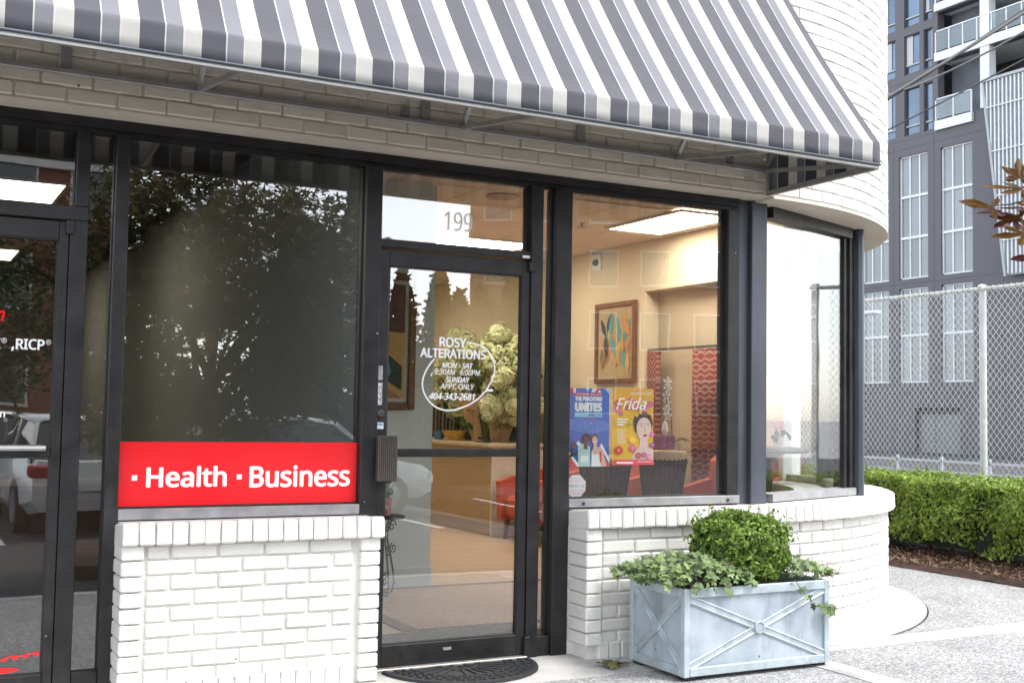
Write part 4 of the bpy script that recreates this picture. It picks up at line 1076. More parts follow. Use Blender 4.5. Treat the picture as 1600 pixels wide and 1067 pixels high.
hm = MB(); hm.v, hm.f = leaves(c-np.array([1.5,-19.2,LOT]), rng.normal(0,1,(n,3))+np.array([0,.5,.5]), .13, DIAM, .5)
hl = thing('hedge', 'low green hedge behind the parked cars, mirrored in the office door', 'hedge', (1.5,-19.2,LOT)); obj('foliage', hm, 'lot_hedge_leaf', hl, local=True, fix=False)
obj('inner_foliage', MB().box(-4,7,-19.5,-18.9,LOT,.6), 'hedge_core', hl)
# cars
M('car_white', (0.72,0.73,0.74), 0.25, var=0.02, coat=0.6); M('car_black', (0.03,0.031,0.036), 0.25, var=0.05, coat=0.8)
M('car_glass', (0.02,0.024,0.026), 0.06, spec=0.8); M('tyre', (0.018,0.018,0.018), 0.8); M('rim', (0.45,0.45,0.46), 0.3, metal=0.8)
M('tail_red', (0.45,0.012,0.015), 0.25, coat=0.5); M('lamp_clear', (0.75,0.77,0.78), 0.15, coat=0.5)
def car(label, loc, rz, paint, hatch=True):
    t = thing('parked_car', label, 'car', loc, rz, 'cars parked in the lot')
    # body lofted along x: (x, half width, z low, z belt)
    st = [(-2.15,.62,.42,.74),(-2.08,.80,.30,.90),(-1.6,.88,.24,.96),(-.6,.90,.22,.95),(.6,.90,.22,.93),(1.25,.89,.24,.90),(1.9,.82,.28,.78),(2.15,.62,.36,.62)]
    b = MB(); sec = lambda x,w,l,h: [(x,-w*.86,l),(x,w*.86,l),(x,w,l+.14),(x,w,h-.10),(x,w*.93,h),(x,-w*.93,h),(x,-w,h-.10),(x,-w,l+.14)]
    for s_ in st: b.v += sec(*s_)
    for i in range(len(st)-1):
        for j in range(8): b.f.append((8*i+j,8*i+(j+1)%8,8*i+8+(j+1)%8,8*i+8+j))
    b.f.append(tuple(range(8))); b.f.append(tuple(range(8*(len(st)-1),8*len(st))))
    bo = obj('body', b, paint, t, smooth=35, local=True)
    xr = -1.95 if hatch else -1.25
    g = MB(); pr = [(xr,.90,.80),(xr+.45,1.36,.66),(.0,1.44,.68),(.55,1.36,.66),(1.25,.88,.78)]
    for (x,z,w) in pr: g.v += [(x,-w,z),(x,w,z),(x,.82,.88),(x,-.82,.88)]
    for i in range(len(pr)-1):
        for j in range(4): g.f.append((4*i+j,4*i+(j+1)%4,4*i+4+(j+1)%4,4*i+4+j))
    g.f += [(0,1,2,3),(16,17,18,19)]
    obj('cabin_glass', g, 'car_glass', t, smooth=30, local=True)
    rf = MB()
    for (x,z,w) in pr[1:4]: rf.v += [(x,-w-.02,z-.02),(x,-w+.06,z+.03),(x,w-.06,z+.03),(x,w+.02,z-.02)]
    for i in range(2):
        for j in range(3): rf.f.append((4*i+j,4*i+j+1,4*i+5+j,4*i+4+j))
    ro = obj('roof', rf, paint, t, smooth=40, local=True, fix=False); m_ = ro.modifiers.new('thickness','SOLIDIFY'); m_.thickness = .02
    for s_ in (-1,1):
        for (xa,za,xb,zb,wd) in ((xr+.03,.92,xr+.47,1.35,.09),(.55,1.36,1.22,.90,.06),(-.35,.94,-.4,1.42,.07)):
            obj('pillar', MB().bar((xa,s_*.79,za),(xb,s_*.675,zb),.05,wd), paint, t, local=True)
        for xw in (-1.3,1.32):
            w = obj('wheel', MB().lathe((xw,s_*.80,.33),[(.20,-.1),(.33,-.10),(.345,0),(.33,.10),(.20,.1)],20,'y'), 'tyre', t, smooth=40, local=True)
            obj('rim', MB().lathe((xw,s_*.80+s_*.085,.33),[(.21,-.02),(.2,.02),(.05,.03)],12,'y'), 'rim', w, local=True)
        obj('tail_light', MB().box(-2.16,-1.98,s_*.72-.13,s_*.72+.13,.72,.86,.02), 'tail_red', t, local=True)
        obj('headlight', MB().box(1.86,2.08,s_*.62-.12,s_*.62+.12,.55,.68,.02), 'lamp_clear', t, local=True)
        obj('mirror', MB().box(.78,.92,s_*.98-.08,s_*.98+.08,.93,1.05,.03), paint, t, local=True)
    obj('number_plate', MB().box(-2.19,-2.16,-.26,.26,.55,.68), 'vinyl_white', t, local=True)
    return t
car('white car parked side on behind the maple, mirrored in the office window', (5.3,-11.7,LOT), R(4), 'car_white', False)
car('white hatchback parked tail out, mirrored low in the office door glass', (2.2,-11.6,LOT), R(-93), 'car_white', True)
car('black hatchback with red tail lights parked behind the white hatchback', (1.15,-16.0,LOT), R(-86), 'car_black', True)
st_ = thing('shade_tree','dark broad tree behind the parked cars, mirrored in the office door','tree',(1.5,-20.6,LOT))
obj('trunk', MB().ring_tube([(1.5,-20.6,LOT),(1.52,-20.6,1.2),(1.45,-20.6,2.4)],[.16,.13,.08],9), 'maple_bark', st_, smooth=50, fix=False)
cs = []
for k in range(220):
    dv = rng.normal(0,1,3); dv /= np.linalg.norm(dv); q0 = np.array([0,0,3.3])+dv*np.array([1.9,1.4,1.75])*rng.uniform(.2,1.0)**.5
    cs.append(q0+rng.normal(0,1,(26,3))*np.array([.22,.22,.16]))
cs = np.concatenate(cs); lm = MB(); lm.v, lm.f = leaves(cs, np.tile([0,0.2,1.0],(len(cs),1)), .13, OVAL, .6); obj('crown', lm, 'arborvitae_leaf', st_, local=True, fix=False)
# island with kerb round the maple
tag(obj('planting_island', MB().box(1.5,4.4,-7.6,-5.75,LOT-.1,LOT+.13,.03), 'mulch'), kind='structure')
# buildings mirrored in the glass
M('red_brick', (0.22,0.075,0.05), 0.8, var=0.15, vs=3); M('tan_brick', (0.36,0.20,0.13), 0.8, var=0.1, vs=2); M('stone_trim', (0.62,0.60,0.56), 0.7)
def block(label, loc, wx, wy, h, wall, nx_, nz_, trim, rz=0.0):
    t = thing('brick_building', label, 'building', loc, rz)
    obj('wall', MB().box(-wx/2,wx/2,-wy,0,-1,h), wall, t, local=True)
    obj('cornice', MB().box(-wx/2-.2,wx/2+.2,-wy-.2,.25,h,h+.7), trim, t, local=True)
    fm = None
    for i in range(nx_):
        for j in range(nz_):
            x = -wx/2+(i+.5)*wx/nx_; z = 1.6+j*3.1; w = wx/nx_*.24
            fr = obj('window', MB().box(x-w-.08,x+w+.08,.01,.10,z-.1,z+1.75), trim, t, local=True); obj('pane', MB().box(x-w,x+w,.101,.11,z,z+1.65), 'car_glass', fr, local=True)
    return t
block('red brick building with a pale cornice, mirrored above the office door', (2.0,-35,LOT), 9.5,10,9.3,'red_brick',4,3,'stone_trim')
block('tall tan brick apartment block mirrored in the shop display window', (32.4,-40.9,LOT), 18,14,26,'tan_brick',7,8,'stone_trim',R(27))

# ================================================================== INTERIORS
M('ceiling_tile', (0.64,0.545,0.475), 0.85, var=0.04, vs=3, bump=0.3, bs=90)
M('ceiling_grid', (0.42,0.33,0.27), 0.7); M('wall_cream', (0.66,0.585,0.455), 0.8, var=0.05, vs=1.5); M('wall_mint', (0.66,0.71,0.67), 0.75, var=0.03, vs=2)
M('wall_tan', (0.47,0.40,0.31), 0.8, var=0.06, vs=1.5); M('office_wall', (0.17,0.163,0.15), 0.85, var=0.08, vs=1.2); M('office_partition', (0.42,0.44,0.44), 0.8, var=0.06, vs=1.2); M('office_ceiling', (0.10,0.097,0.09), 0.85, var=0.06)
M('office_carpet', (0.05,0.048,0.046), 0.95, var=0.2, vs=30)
def plank_mat():
    m, n, o = nodes_of('wood_planks'); tc = n.nodes.new('ShaderNodeTexCoord')
    mp = n.nodes.new('ShaderNodeMapping'); mp.inputs['Rotation'].default_value = (0,0,0); n.links.new(tc.outputs['Object'], mp.inputs[0])
    bk = n.nodes.new('ShaderNodeTexBrick'); bk.inputs['Scale'].default_value = 1.0; bk.inputs['Brick Width'].default_value = 1.1; bk.inputs['Row Height'].default_value = 0.095; bk.inputs['Mortar Size'].default_value = 0.0025
    bk.inputs['Color1'].default_value = (0.60,0.46,0.33,1); bk.inputs['Color2'].default_value = (0.52,0.39,0.27,1); bk.inputs['Mortar'].default_value = (0.34,0.23,0.15,1)
    n.links.new(mp.outputs[0], bk.inputs['Vector'])
    nz = n.nodes.new('ShaderNodeTexNoise'); nz.inputs['Scale'].default_value = 14; m2 = n.nodes.new('ShaderNodeMapping'); m2.inputs['Scale'].default_value = (0.15,2.2,1); n.links.new(tc.outputs['Object'], m2.inputs[0]); n.links.new(m2.outputs[0], nz.inputs['Vector'])
    mr = n.nodes.new('ShaderNodeMapRange'); mr.inputs[3].default_value = .8; mr.inputs[4].default_value = 1.2; n.links.new(nz.outputs[0], mr.inputs[0])
    hv = n.nodes.new('ShaderNodeHueSaturation'); n.links.new(bk.outputs[0], hv.inputs['Color']); n.links.new(mr.outputs[0], hv.inputs['Value'])
    b = n.nodes.new('ShaderNodeBsdfPrincipled'); b.inputs['Roughness'].default_value = .28; n.links.new(hv.outputs[0], b.inputs['Base Color']); n.links.new(b.outputs[0], o.inputs[0]); MATS['wood_planks'] = m
plank_mat()
CZ = 2.98
EW = 6.43             # inner face of the east wall
def struct(name, mb, mat, **k): return tag(obj(name, mb, mat, **k), kind='structure')
struct('shop_floor', MB().box(2.145,4.55,0.112,9.2,-0.1,0.012).box(4.5505,EW,2.1,9.2,-0.1,0.012), 'wood_planks')
cl = struct('ceiling', MB().box(2.14,4.55,0.10,9.2,CZ+.012,CZ+.1).box(4.5505,EW+.1,2.1,9.2,CZ+.012,CZ+.1), 'ceiling_grid')
dcl = MB(); ring(dcl, .02, 2.05, CZ+.012, CZ+.1, 0, 90, 40); struct('ceiling', dcl, 'ceiling_tile')
for i in range(7):
    for j in range(8):
        x0 = 1.94+.64*i; y0 = .12+j*1.12
        if x0+.6 > EW or (x0+.6 > 4.6 and y0 < 2.1): continue
        obj('tile', MB().box(max(2.15,x0+.006),x0+.634,y0+.006,y0+1.114,CZ,CZ+.0115), 'ceiling_tile', cl)
struct('back_wall', MB().box(2.14,EW+.1,9.1,9.2,0,CZ+.1), 'wall_tan')
struct('partition_wall', MB().box(2.072,2.142,0.112,11,0,CZ+.1), 'office_partition')
wl = struct('partition_wall', MB().box(2.15,3.55,2.45,2.57,0,CZ), 'wall_mint')
obj('baseboard', MB().box(2.15,3.562,2.435,2.4495,0.012,0.155,.004), 'wall_mint', wl); obj('baseboard', MB().box(3.5505,3.562,2.4505,2.575,0.012,0.155,.004), 'wall_mint', wl)
struct('partition_wall', MB().box(3.43,3.55,2.575,9.1,0,CZ), 'wall_cream')
# right hand wall of the shop with the opening to the round bay
struct('side_wall', MB().box(EW,EW+.30,3.90,9.2,0,CZ), 'wall_cream')
struct('side_wall', MB().box(EW,EW+.30,2.55,3.899,2.49,CZ), 'wall_cream')
struct('side_wall', MB().box(EW+.16,EW+.30,2.75,3.899,0,2.489), 'wall_tan')
# raised bay ledge just inside the facets
lg = MB(); ring(lg, 1.62, 2.05, 0.66, 0.776, 3, 90, 40); struct('bay_ledge', lg, 'wall_mint')
lg = MB().box(3.28,4.5,0.112,0.30,0.70,0.786); struct('window_ledge', lg, 'wall_mint')
# bright white painted pier and blind of the bay
M('blind_white', (0.82,0.82,0.80), 0.7, var=0.02)
struct('bay_pier', MB().box(6.40,6.58,1.86,2.549,0.776,CZ), 'tile_white')
# ---- ceiling light panels (lit)
M('light_frame', (0.6,0.55,0.48), 0.5)
def light_panel(x0,x1,y0,y1,label,st,mat='shop_light'):
    t = thing('ceiling_light', label, 'ceiling light', ((x0+x1)/2,(y0+y1)/2,CZ), group='lit ceiling panels')
    obj('frame', MB().box(x0-.03,x0,y0-.03,y1+.03,CZ-.02,CZ-.002).box(x1,x1+.03,y0-.03,y1+.03,CZ-.02,CZ-.002).box(x0,x1,y0-.03,y0,CZ-.02,CZ-.002).box(x0,x1,y1,y1+.03,CZ-.02,CZ-.002), 'light_frame', t)
    obj('diffuser', MB().box(x0,x1,y0,y1,CZ-.016,CZ-.006), mat, t)
emit('shop_light', (1.0,0.86,0.64), 7.0); emit('office_light', (1.0,0.88,0.66), 2.4)
light_panel(5.66,6.22,2.26,3.36,'lit warm ceiling panel behind the display window',5)
light_panel(4.55,5.60,4.60,5.12,'lit warm ceiling panel seen at the bottom of the shop transom',5)
light_panel(4.2,5.2,7.4,7.9,'lit warm ceiling panel at the back of the shop above the counter',5)
light_panel(0.42,1.10,3.90,4.87,'lit ceiling panel seen through the office transom',3,'office_light')
light_panel(0.49,1.15,8.23,9.27,'lit ceiling panel seen through the top of the office door',3,'office_light')
# sprinkler and alarm
o = obj('sprinkler', MB().lathe((5.35,3.32,CZ),[(.012,0),(.012,-.03),(.05,-.034),(.05,-.04),(.01,-.045)],14), 'grey_aluminium', at=(5.35,3.32,CZ), smooth=40); tag(o,'small round sprinkler head on the shop ceiling','sprinkler')
al = thing('alarm', 'white wall alarm with a blue dome high on the shop wall', 'alarm', (EW-.01,4.77,2.80)); obj('base', MB().box(EW-.025,EW-.001,4.69,4.85,2.78,2.95,.006), 'tile_white', al); M('dome_blue',(0.03,0.12,0.28),.25); obj('dome', MB().ball((EW-.025,4.77,2.86),.05,14,8,(.7,1,.7)), 'dome_blue', al, smooth=60)
o = obj('ceiling_vent', MB().lathe((4.14,2.53,CZ),[(.12,0),(.135,-.008),(.12,-.014),(.05,-.01)],24), 'ceiling_grid', at=(4.14,2.53,CZ), smooth=40); tag(o,'round vent in the shop ceiling above the door','vent')
# ---- office room
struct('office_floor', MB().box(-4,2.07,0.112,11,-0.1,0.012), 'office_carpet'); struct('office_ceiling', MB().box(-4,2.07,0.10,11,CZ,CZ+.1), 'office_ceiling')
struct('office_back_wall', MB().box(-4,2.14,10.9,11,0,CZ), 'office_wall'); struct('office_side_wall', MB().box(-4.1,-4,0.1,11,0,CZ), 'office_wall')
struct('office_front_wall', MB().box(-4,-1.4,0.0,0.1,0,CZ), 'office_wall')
M('desk_wood', (0.10,0.05,0.028), .5); 
dk = thing('office_desk', 'dark desk standing in the dim office behind the window', 'desk', (1.0,3.2,0.012))
obj('top', MB().box(.45,1.75,2.8,3.6,.72,.76,.004), 'desk_wood', dk); obj('side', MB().box(.5,.54,2.85,3.55,.012,.72), 'desk_wood', dk); obj('side', MB().box(1.66,1.70,2.85,3.55,.012,.72), 'desk_wood', dk); obj('back', MB().box(.54,1.66,2.86,2.88,.2,.72), 'desk_wood', dk)
# ---- mats on the shop floor
M('mat_charcoal', (0.10,0.10,0.095), .95, var=.3, vs=160, bump=.6, bs=300); M('mat_tan', (0.40,0.28,0.20), .95, var=.12, vs=60, bump=.5, bs=200); M('mat_brown', (0.16,0.11,0.085), .95, var=.25, vs=120, bump=.5, bs=260); M('floor_tile', (0.55,0.42,0.27), .35, var=.08, vs=2)
mt = thing('entrance_mat', 'dark charcoal entrance mat just inside the shop door', 'mat', (2.85,.65,.012)); obj('pile', MB().box(2.16,3.44,.16,.80,.013,.022,.004), 'mat_charcoal', mt)
rg = thing('floor_rug', 'tan rug with brown border inside the shop beyond the entrance mat', 'rug', (3.9,1.6,.012)); obj('pile', MB().box(2.78,5.3,.88,2.34,.013,.0185), 'mat_tan', rg)
for (a,b,c,d) in ((2.68,2.779,.86,2.41),(2.78,5.3,2.341,2.41),(2.78,5.3,.84,.879)): obj('border', MB().box(a,b,c,d,.013,.021), 'mat_brown', rg)
struct('tiled_floor', MB().box(2.145,2.67,.82,2.43,.0122,.0135), 'floor_tile')
# ---- counter
M('counter_brown', (0.40,0.30,0.20), .55, var=.05, vs=2); M('counter_top', (0.50,0.42,0.33), .4); M('counter_white', (0.68,0.66,0.62), .6)
ct = thing('service_counter', 'long tan shop counter with dark toe kick along the back room', 'counter', (5.85,6.6,.012))
obj('front_panel', MB().box(5.48,5.50,5.27,8.2,.14,.93), 'counter_brown', ct); obj('toe_kick', MB().box(5.54,5.56,5.30,8.2,.012,.139), 'wall_tan', ct); obj('end_panel', MB().box(5.48,6.40,5.25,5.269,.02,.93), 'counter_white', ct); obj('top', MB().box(5.42,6.42,5.21,8.25,.931,.97,.005), 'counter_top', ct)
# ---- hydrangeas in paper wraps on the counter
leafmat('hydrangea_petal', (0.56,0.63,0.32), (0.74,0.78,0.50), (0.82,0.83,0.66), 0.3, .6, 6); leafmat('hydrangea_leaf', (0.02,0.06,0.015), (0.07,0.15,0.03), None, .2, .5, 8)
M('kraft_paper', (0.42,0.29,0.19), .8, var=.12, vs=8, bump=.3, bs=12); M('green_stem', (0.10,0.13,0.04), .7)
def head_mesh(seed):
    g = np.random.default_rng(seed); n_ = 420; z = g.uniform(0,1,n_); a = g.uniform(0,2*np.pi,n_); r_ = (.095*np.sqrt(np.clip(1-(2*z-1)**2,.02,1)))*(1+.12*np.sin(a*4+z*7))*np.clip(1-np.abs(g.normal(0,.08,n_)),.6,1.05)
    c = np.stack([r_*np.cos(a),r_*np.sin(a),z*.17],1); nr = np.stack([np.cos(a),np.sin(a),2.4*z-1.0],1)
    v, f = leaves(c, nr, .034, [(0,.5,0),(.18,.18,.06),(.5,0,0),(.18,-.18,.06),(0,-.5,0),(-.18,-.18,.06),(-.5,0,0),(-.18,.18,.06)], .35); return mesh_of('flower_head', v, f, 'hydrangea_petal', False)
HM = [head_mesh(i+90) for i in range(3)]
hy = thing('hydrangea_bouquet', 'huge bunch of pale green hydrangeas in brown paper on the counter', 'flowers', (5.80,5.95,.97))
stm = MB()
for i in range(105):
    y = random.uniform(-.85,1.15); z = .22+random.uniform(0,1.0)*(1-.25*abs(y)); x = random.uniform(-.28,.22)
    if z < .5 and -.3 < y < .45 and random.random() < .6: continue
    h = link('flower_head', HM[i%3], hy); h.location = (x,y*.9,z-.05); h.rotation_euler = (random.uniform(-.5,.5),random.uniform(-.6,.2),random.uniform(0,6)); s_ = random.uniform(.95,1.3); h.scale = (s_,s_,s_)
    stm.ring_tube([(x*.15,y*.15+.1,.05),(x*.6,y*.55+.05,z*.55),(x,y*.9,z-.03)],.006,5)
obj('stem', stm, 'green_stem', hy, local=True, fix=False)
cc = np.stack([rng.uniform(-.2,.30,260),rng.uniform(-.65,.85,260),rng.uniform(.15,1.05,260)],1); lf = MB(); lf.v, lf.f = leaves(cc, rng.normal(0,1,(260,3)), .09, OVAL, .5); obj('foliage', lf, 'hydrangea_leaf', hy, local=True, fix=False)
for (yc,rt) in ((.22,.24),(-.25,.20)):
    pr = [(.10,0),(.13,.15),(rt,.42),(rt*1.06,.52)]; wp = MB().lathe((0,yc,0),pr,16); wp.f = wp.f[:-1]; wp.v = [(p[0]+random.uniform(-.012,.012),p[1]+random.uniform(-.012,.012),p[2]) for p in wp.v]; obj('paper_wrap', wp, 'kraft_paper', hy, local=True, smooth=60, fix=False)
# clutter on the counter and rack of clothes behind
M('blue_pot',(0.06,0.16,0.30),.4); M('ochre',(0.50,0.32,0.06),.6); M('black_plastic',(0.02,0.02,0.022),.4)
o = obj('pen_pot', MB().lathe((5.55,6.75,.97),[(.05,0),(.06,.10),(.055,.10),(.05,.02)],14), 'blue_pot', at=(5.55,6.75,.97), smooth=40); tag(o,'small blue pot on the shop counter','pot')
o = obj('basket', MB().lathe((5.56,6.35,.97),[(.08,0),(.12,.07),(.14,.11),(.12,.11),(.09,.03)],16), 'ochre', at=(5.56,6.35,.97), smooth=40); tag(o,'shallow ochre basket on the shop counter','basket')
tp = thing('stapler','black stapler lying at the counter edge below the flowers','stapler',(5.50,5.5,.97)); obj('base', MB().box(5.46,5.54,5.40,5.62,.97,.985,.004),'black_plastic',tp); obj('arm', MB().bar((5.50,5.41,1.0),(5.50,5.60,1.02),.035,.025),'black_plastic',tp)
rk = thing('clothes_rack','rack of dark hanging garments behind the shop counter','clothes rack',(6.17,7.6,.012))
obj('rail', MB().ring_tube([(6.17,6.3,1.62),(6.17,9.0,1.62)],.015,8),'pale_aluminium',rk)
for y in (6.32,7.6,8.95): obj('upright', MB().ring_tube([(6.17,y,.012),(6.17,y,1.62)],.015,8),'pale_aluminium',rk)
for i,cn in enumerate(((0.05,.03,.03),(.09,.05,.03),(.03,.03,.04),(.14,.06,.04),(.05,.045,.04))): M('garment_%d'%i, cn, .9, var=.2, vs=6)
for i in range(24):
    y = 6.42+i*.105; z0 = .45+random.uniform(0,.25); g = MB(); w = .21
    g.prism([(6.17-w,z0),(6.17+w,z0),(6.17+w*.9,1.42),(6.17+.05,1.56),(6.17-.05,1.56),(6.17-w*.9,1.42)], y-.03, y+.03, 'xz'); obj('garment', g, 'garment_%d'%(i%5), rk)
# ---- red armchairs
M('coral_fabric', (0.50,0.115,0.075), .75, var=.08, vs=14, bump=.25, bs=300); M('leg_wood',(0.16,0.05,0.03),.45)
def armchair(label, loc, rz):
    t = thing('armchair', label, 'armchair', loc, rz, 'coral armchairs along the shop wall')
    obj('seat', MB().box(-.30,.30,-.36,.28,.22,.44,.04), 'coral_fabric', t, local=True)
    b = MB().prism([(.20,.24),(.36,.24),(.46,.93),(.33,.95),(.26,.90)], -.33,.33,'yz'); obj('backrest', b, 'coral_fabric', t, local=True, smooth=25)
    for s_ in (-1,1):
        a = MB().prism([(-.40,.20),(.36,.20),(.42,.80),(.30,.76),(-.30,.62),(-.42,.58)], s_*.33-.05,s_*.33+.05,'yz'); obj('armrest', a, 'coral_fabric', t, local=True)
        for y in (-.32,.30): obj('leg', MB().ring_tube([(s_*.30,y,.20),(s_*.32,y*1.05,0)],[.028,.016],8), 'leg_wood', t, local=True)
    return t
armchair('coral red armchair beside the counter seen through the shop door', (5.90,4.78,.012), R(-90))
armchair('coral red armchair behind the two posters and drums', (5.95,3.78,.012), R(-90))
armchair('coral red armchair in front of the patterned curtain', (5.95,2.25,.012), R(-90))
# ---- drums
M('drum_wood',(0.13,0.055,0.035),.55,var=.3,vs=20,stretch=(1,1,.1)); M('drum_skin',(0.55,0.42,0.28),.6); M('drum_rope',(0.03,0.022,0.02),.8)
def drum_(label, loc, r_, h):
    t = thing('rope_drum', label, 'drum', loc, 0, 'rope strung drums in the shop')
    obj('shell', MB().lathe((0,0,0),[(r_*.62,0),(r_*.55,h*.12),(r_*.62,h*.4),(r_*.9,h*.82),(r_*.97,h*.97)],24), 'drum_wood', t, smooth=40, local=True)
    obj('skin', MB().lathe((0,0,h*.97),[(r_*1.0,-.05),(r_*1.04,0),(r_*.98,.022),(.01,.024)],24), 'drum_skin', t, smooth=40, local=True)
    for i in range(30):
        a = 2*math.pi*i/30; obj('rope', MB().ring_tube([(r_*1.02*math.cos(a),r_*1.02*math.sin(a),h*.93),(r_*.93*math.cos(a),r_*.93*math.sin(a),h*.78),(r_*.66*math.cos(a),r_*.66*math.sin(a),h*.40)],.007,4), 'drum_rope', t, local=True)
    obj('hoop', MB().lathe((0,0,h*.9),[(r_*1.03,-.015),(r_*1.08,0),(r_*1.03,.015)],24), 'drum_rope', t, smooth=40, local=True)
drum_('wide rope strung drum below the blue and orange posters', (5.45,3.05,.012), .22, .93)
drum_('rope strung drum with a tissue box on top', (5.58,2.38,.012), .19, 1.0)
tb = thing('tissue_box','small patterned tissue box standing on a drum','tissue box',(5.60,2.38,1.018)); M('tissue_pat',(0.55,0.18,0.10),.6,var=.8,vs=30,col2=(.25,.10,.35)); obj('box', MB().box(5.54,5.66,2.32,2.44,1.018,1.128,.004),'tissue_pat',tb)
ts = MB().lathe((5.60,2.38,1.128),[(.012,0),(.03,.04),(.018,.10),(.004,.12)],7); obj('tissue', ts, 'vinyl_white', tb)
# ---- orchid
orc = thing('orchid','white orchid with arching stem in front of the curtain opening','orchid',(5.98,2.80,.941))
M('pot_white',(0.7,0.68,0.64),.4); M('petal_white',(0.75,0.70,0.64),.5); ped = thing('plant_stand','slim white plant stand under the orchid','plant stand',(5.98,2.80,.012)); obj('top', MB().box(5.86,6.10,2.68,2.92,.90,.94,.004),'pot_white',ped); obj('column', MB().box(5.93,6.03,2.75,2.85,.012,.90,.004),'pot_white',ped)
obj('pot', MB().lathe((5.98,2.80,.941),[(.05,0),(.075,.12),(.065,.12),(.05,.03)],16),'pot_white',orc,smooth=40)
sp_ = [(5.98,2.80,1.05),(5.96,2.81,1.40),(5.91,2.79,1.57),(5.87,2.75,1.52),(5.86,2.72,1.34)]; obj('stem', MB().ring_tube(sp_,.005,5),'green_stem',orc,fix=False)
for i,(x,y,z) in enumerate(((5.91,2.78,1.58),(5.89,2.75,1.52),(5.86,2.73,1.46),(5.88,2.74,1.40),(5.85,2.71,1.34),(5.87,2.72,1.29))):
    m = MB()
    for k in range(5): a = 2*math.pi*k/5+.3; m.add([(x,y,z),(x+.035*math.cos(a-.4),y-.006,z+.035*math.sin(a-.4)),(x+.052*math.cos(a),y+.004,z+.052*math.sin(a)),(x+.035*math.cos(a+.4),y-.006,z+.035*math.sin(a+.4))],[(0,1,2,3)])
    obj('flower', m, 'petal_white', orc, fix=False)
for a in (.3,2.2,3.6,5.0): obj('leaf', MB().add([(5.98,2.80,1.05),(5.98+.12*math.cos(a)-.03*math.sin(a),2.80+.12*math.sin(a)+.03*math.cos(a),1.10),(5.98+.22*math.cos(a),2.80+.22*math.sin(a),1.06),(5.98+.12*math.cos(a)+.03*math.sin(a),2.80+.12*math.sin(a)-.03*math.cos(a),1.10)],[(0,1,2,3)]),'hydrangea_leaf',orc,fix=False)
# ---- curtain with a lattice print
def lattice_mat():
    m, n, o = nodes_of('curtain_lattice'); tc = n.nodes.new('ShaderNodeTexCoord'); sp3 = n.nodes.new('ShaderNodeSeparateXYZ'); n.links.new(tc.outputs['Object'], sp3.inputs[0])
    def tri(a_socket, s_):
        f = n.nodes.new('ShaderNodeMath'); f.operation = 'PINGPONG'; f.inputs[1].default_value = s_; n.links.new(a_socket, f.inputs[0]); return f.outputs[0]
    a = n.nodes.new('ShaderNodeMath'); a.operation = 'ADD'; n.links.new(tri(sp3.outputs[1], .075), a.inputs[0]); n.links.new(tri(sp3.outputs[2], .10), a.inputs[1])
    f = n.nodes.new('ShaderNodeMath'); f.operation = 'MODULO'; f.inputs[1].default_value = .05; n.links.new(a.outputs[0], f.inputs[0])
    g = n.nodes.new('ShaderNodeMath'); g.operation = 'GREATER_THAN'; g.inputs[1].default_value = .032; n.links.new(f.outputs[0], g.inputs[0])
    mx = n.nodes.new('ShaderNodeMix'); mx.data_type = 'RGBA'; mx.inputs[6].default_value = (.18,.022,.026,1); mx.inputs[7].default_value = (.32,.20,.16,1); n.links.new(g.outputs[0], mx.inputs[0])
    b = n.nodes.new('ShaderNodeBsdfPrincipled'); b.inputs['Roughness'].default_value = .85; n.links.new(mx.outputs[2], b.inputs['Base Color']); n.links.new(b.outputs[0], o.inputs[0]); MATS['curtain_lattice'] = m
lattice_mat()
cu = thing('curtain','red curtain with pale lattice print hanging in the opening','curtain',(6.40,3.2,.03))
def curtain_panel(y0,y1):
    m = MB(); k = 60
    for i in range(k+1):
        y = y0+(y1-y0)*i/k
        for z in (.04,.7,1.3,1.90): m.v.append((6.47+.035*math.sin(i*.75)*(1.2-.25*z),y,z))
    for i in range(k):
        for j in range(3): a = 4*i+j; m.f.append((a,a+1,a+5,a+4))
    o = obj('panel', m, 'curtain_lattice', cu, smooth=80, fix=False); q_ = o.modifiers.new('thickness','SOLIDIFY'); q_.thickness = .004
curtain_panel(2.60,3.18); curtain_panel(3.72,3.88)
obj('rod', MB().ring_tube([(6.47,2.56,1.92),(6.47,3.895,1.92)],.012,8),'ribbed_bronze',cu,smooth=40)
# ---- pictures
M('gilt_frame',(0.17,0.065,0.03),.4,metal=.3,var=.25,vs=20); M('canvas_ochre',(0.55,0.34,0.10),.7,var=.12,vs=9); M('canvas_maroon',(0.13,0.04,0.04),.7,var=.2,vs=9); M('canvas_black',(0.02,0.02,0.025),.6); M('canvas_teal',(0.06,0.30,0.34),.6,var=.1); M('canvas_brown',(0.35,0.17,0.08),.7,var=.15); M('canvas_orange',(0.62,0.22,0.07),.7,var=.1); M('canvas_liner',(0.62,0.58,0.50),.6); M('canvas_cream',(0.40,0.32,0.18),.7,var=.1); M('canvas_green',(0.10,0.18,0.12),.7,var=.2)
pc = thing('painting','large abstract painting in ochre and teal with a carved wooden frame','painting',(2.95,2.44,1.80))
X0,X1,Z0,Z1 = 2.50,3.385,1.30,2.30; Yp = 2.445
for (a,b,c,d) in ((X0,X0+.055,Z0,Z1),(X1-.055,X1,Z0,Z1),(X0+.0555,X1-.0555,Z0,Z0+.055),(X0+.0555,X1-.0555,Z1-.055,Z1)): obj('frame', MB().box(a,b,Yp-.045,Yp,c,d,.008),'gilt_frame',pc)
obj('liner', MB().box(X0+.05,X1-.05,Yp-.02,Yp-.002,Z0+.05,Z1-.05),'canvas_liner',pc)
obj('canvas', MB().box(X0+.085,X1-.085,Yp-.026,Yp-.0205,Z0+.085,Z1-.085),'canvas_ochre',pc)
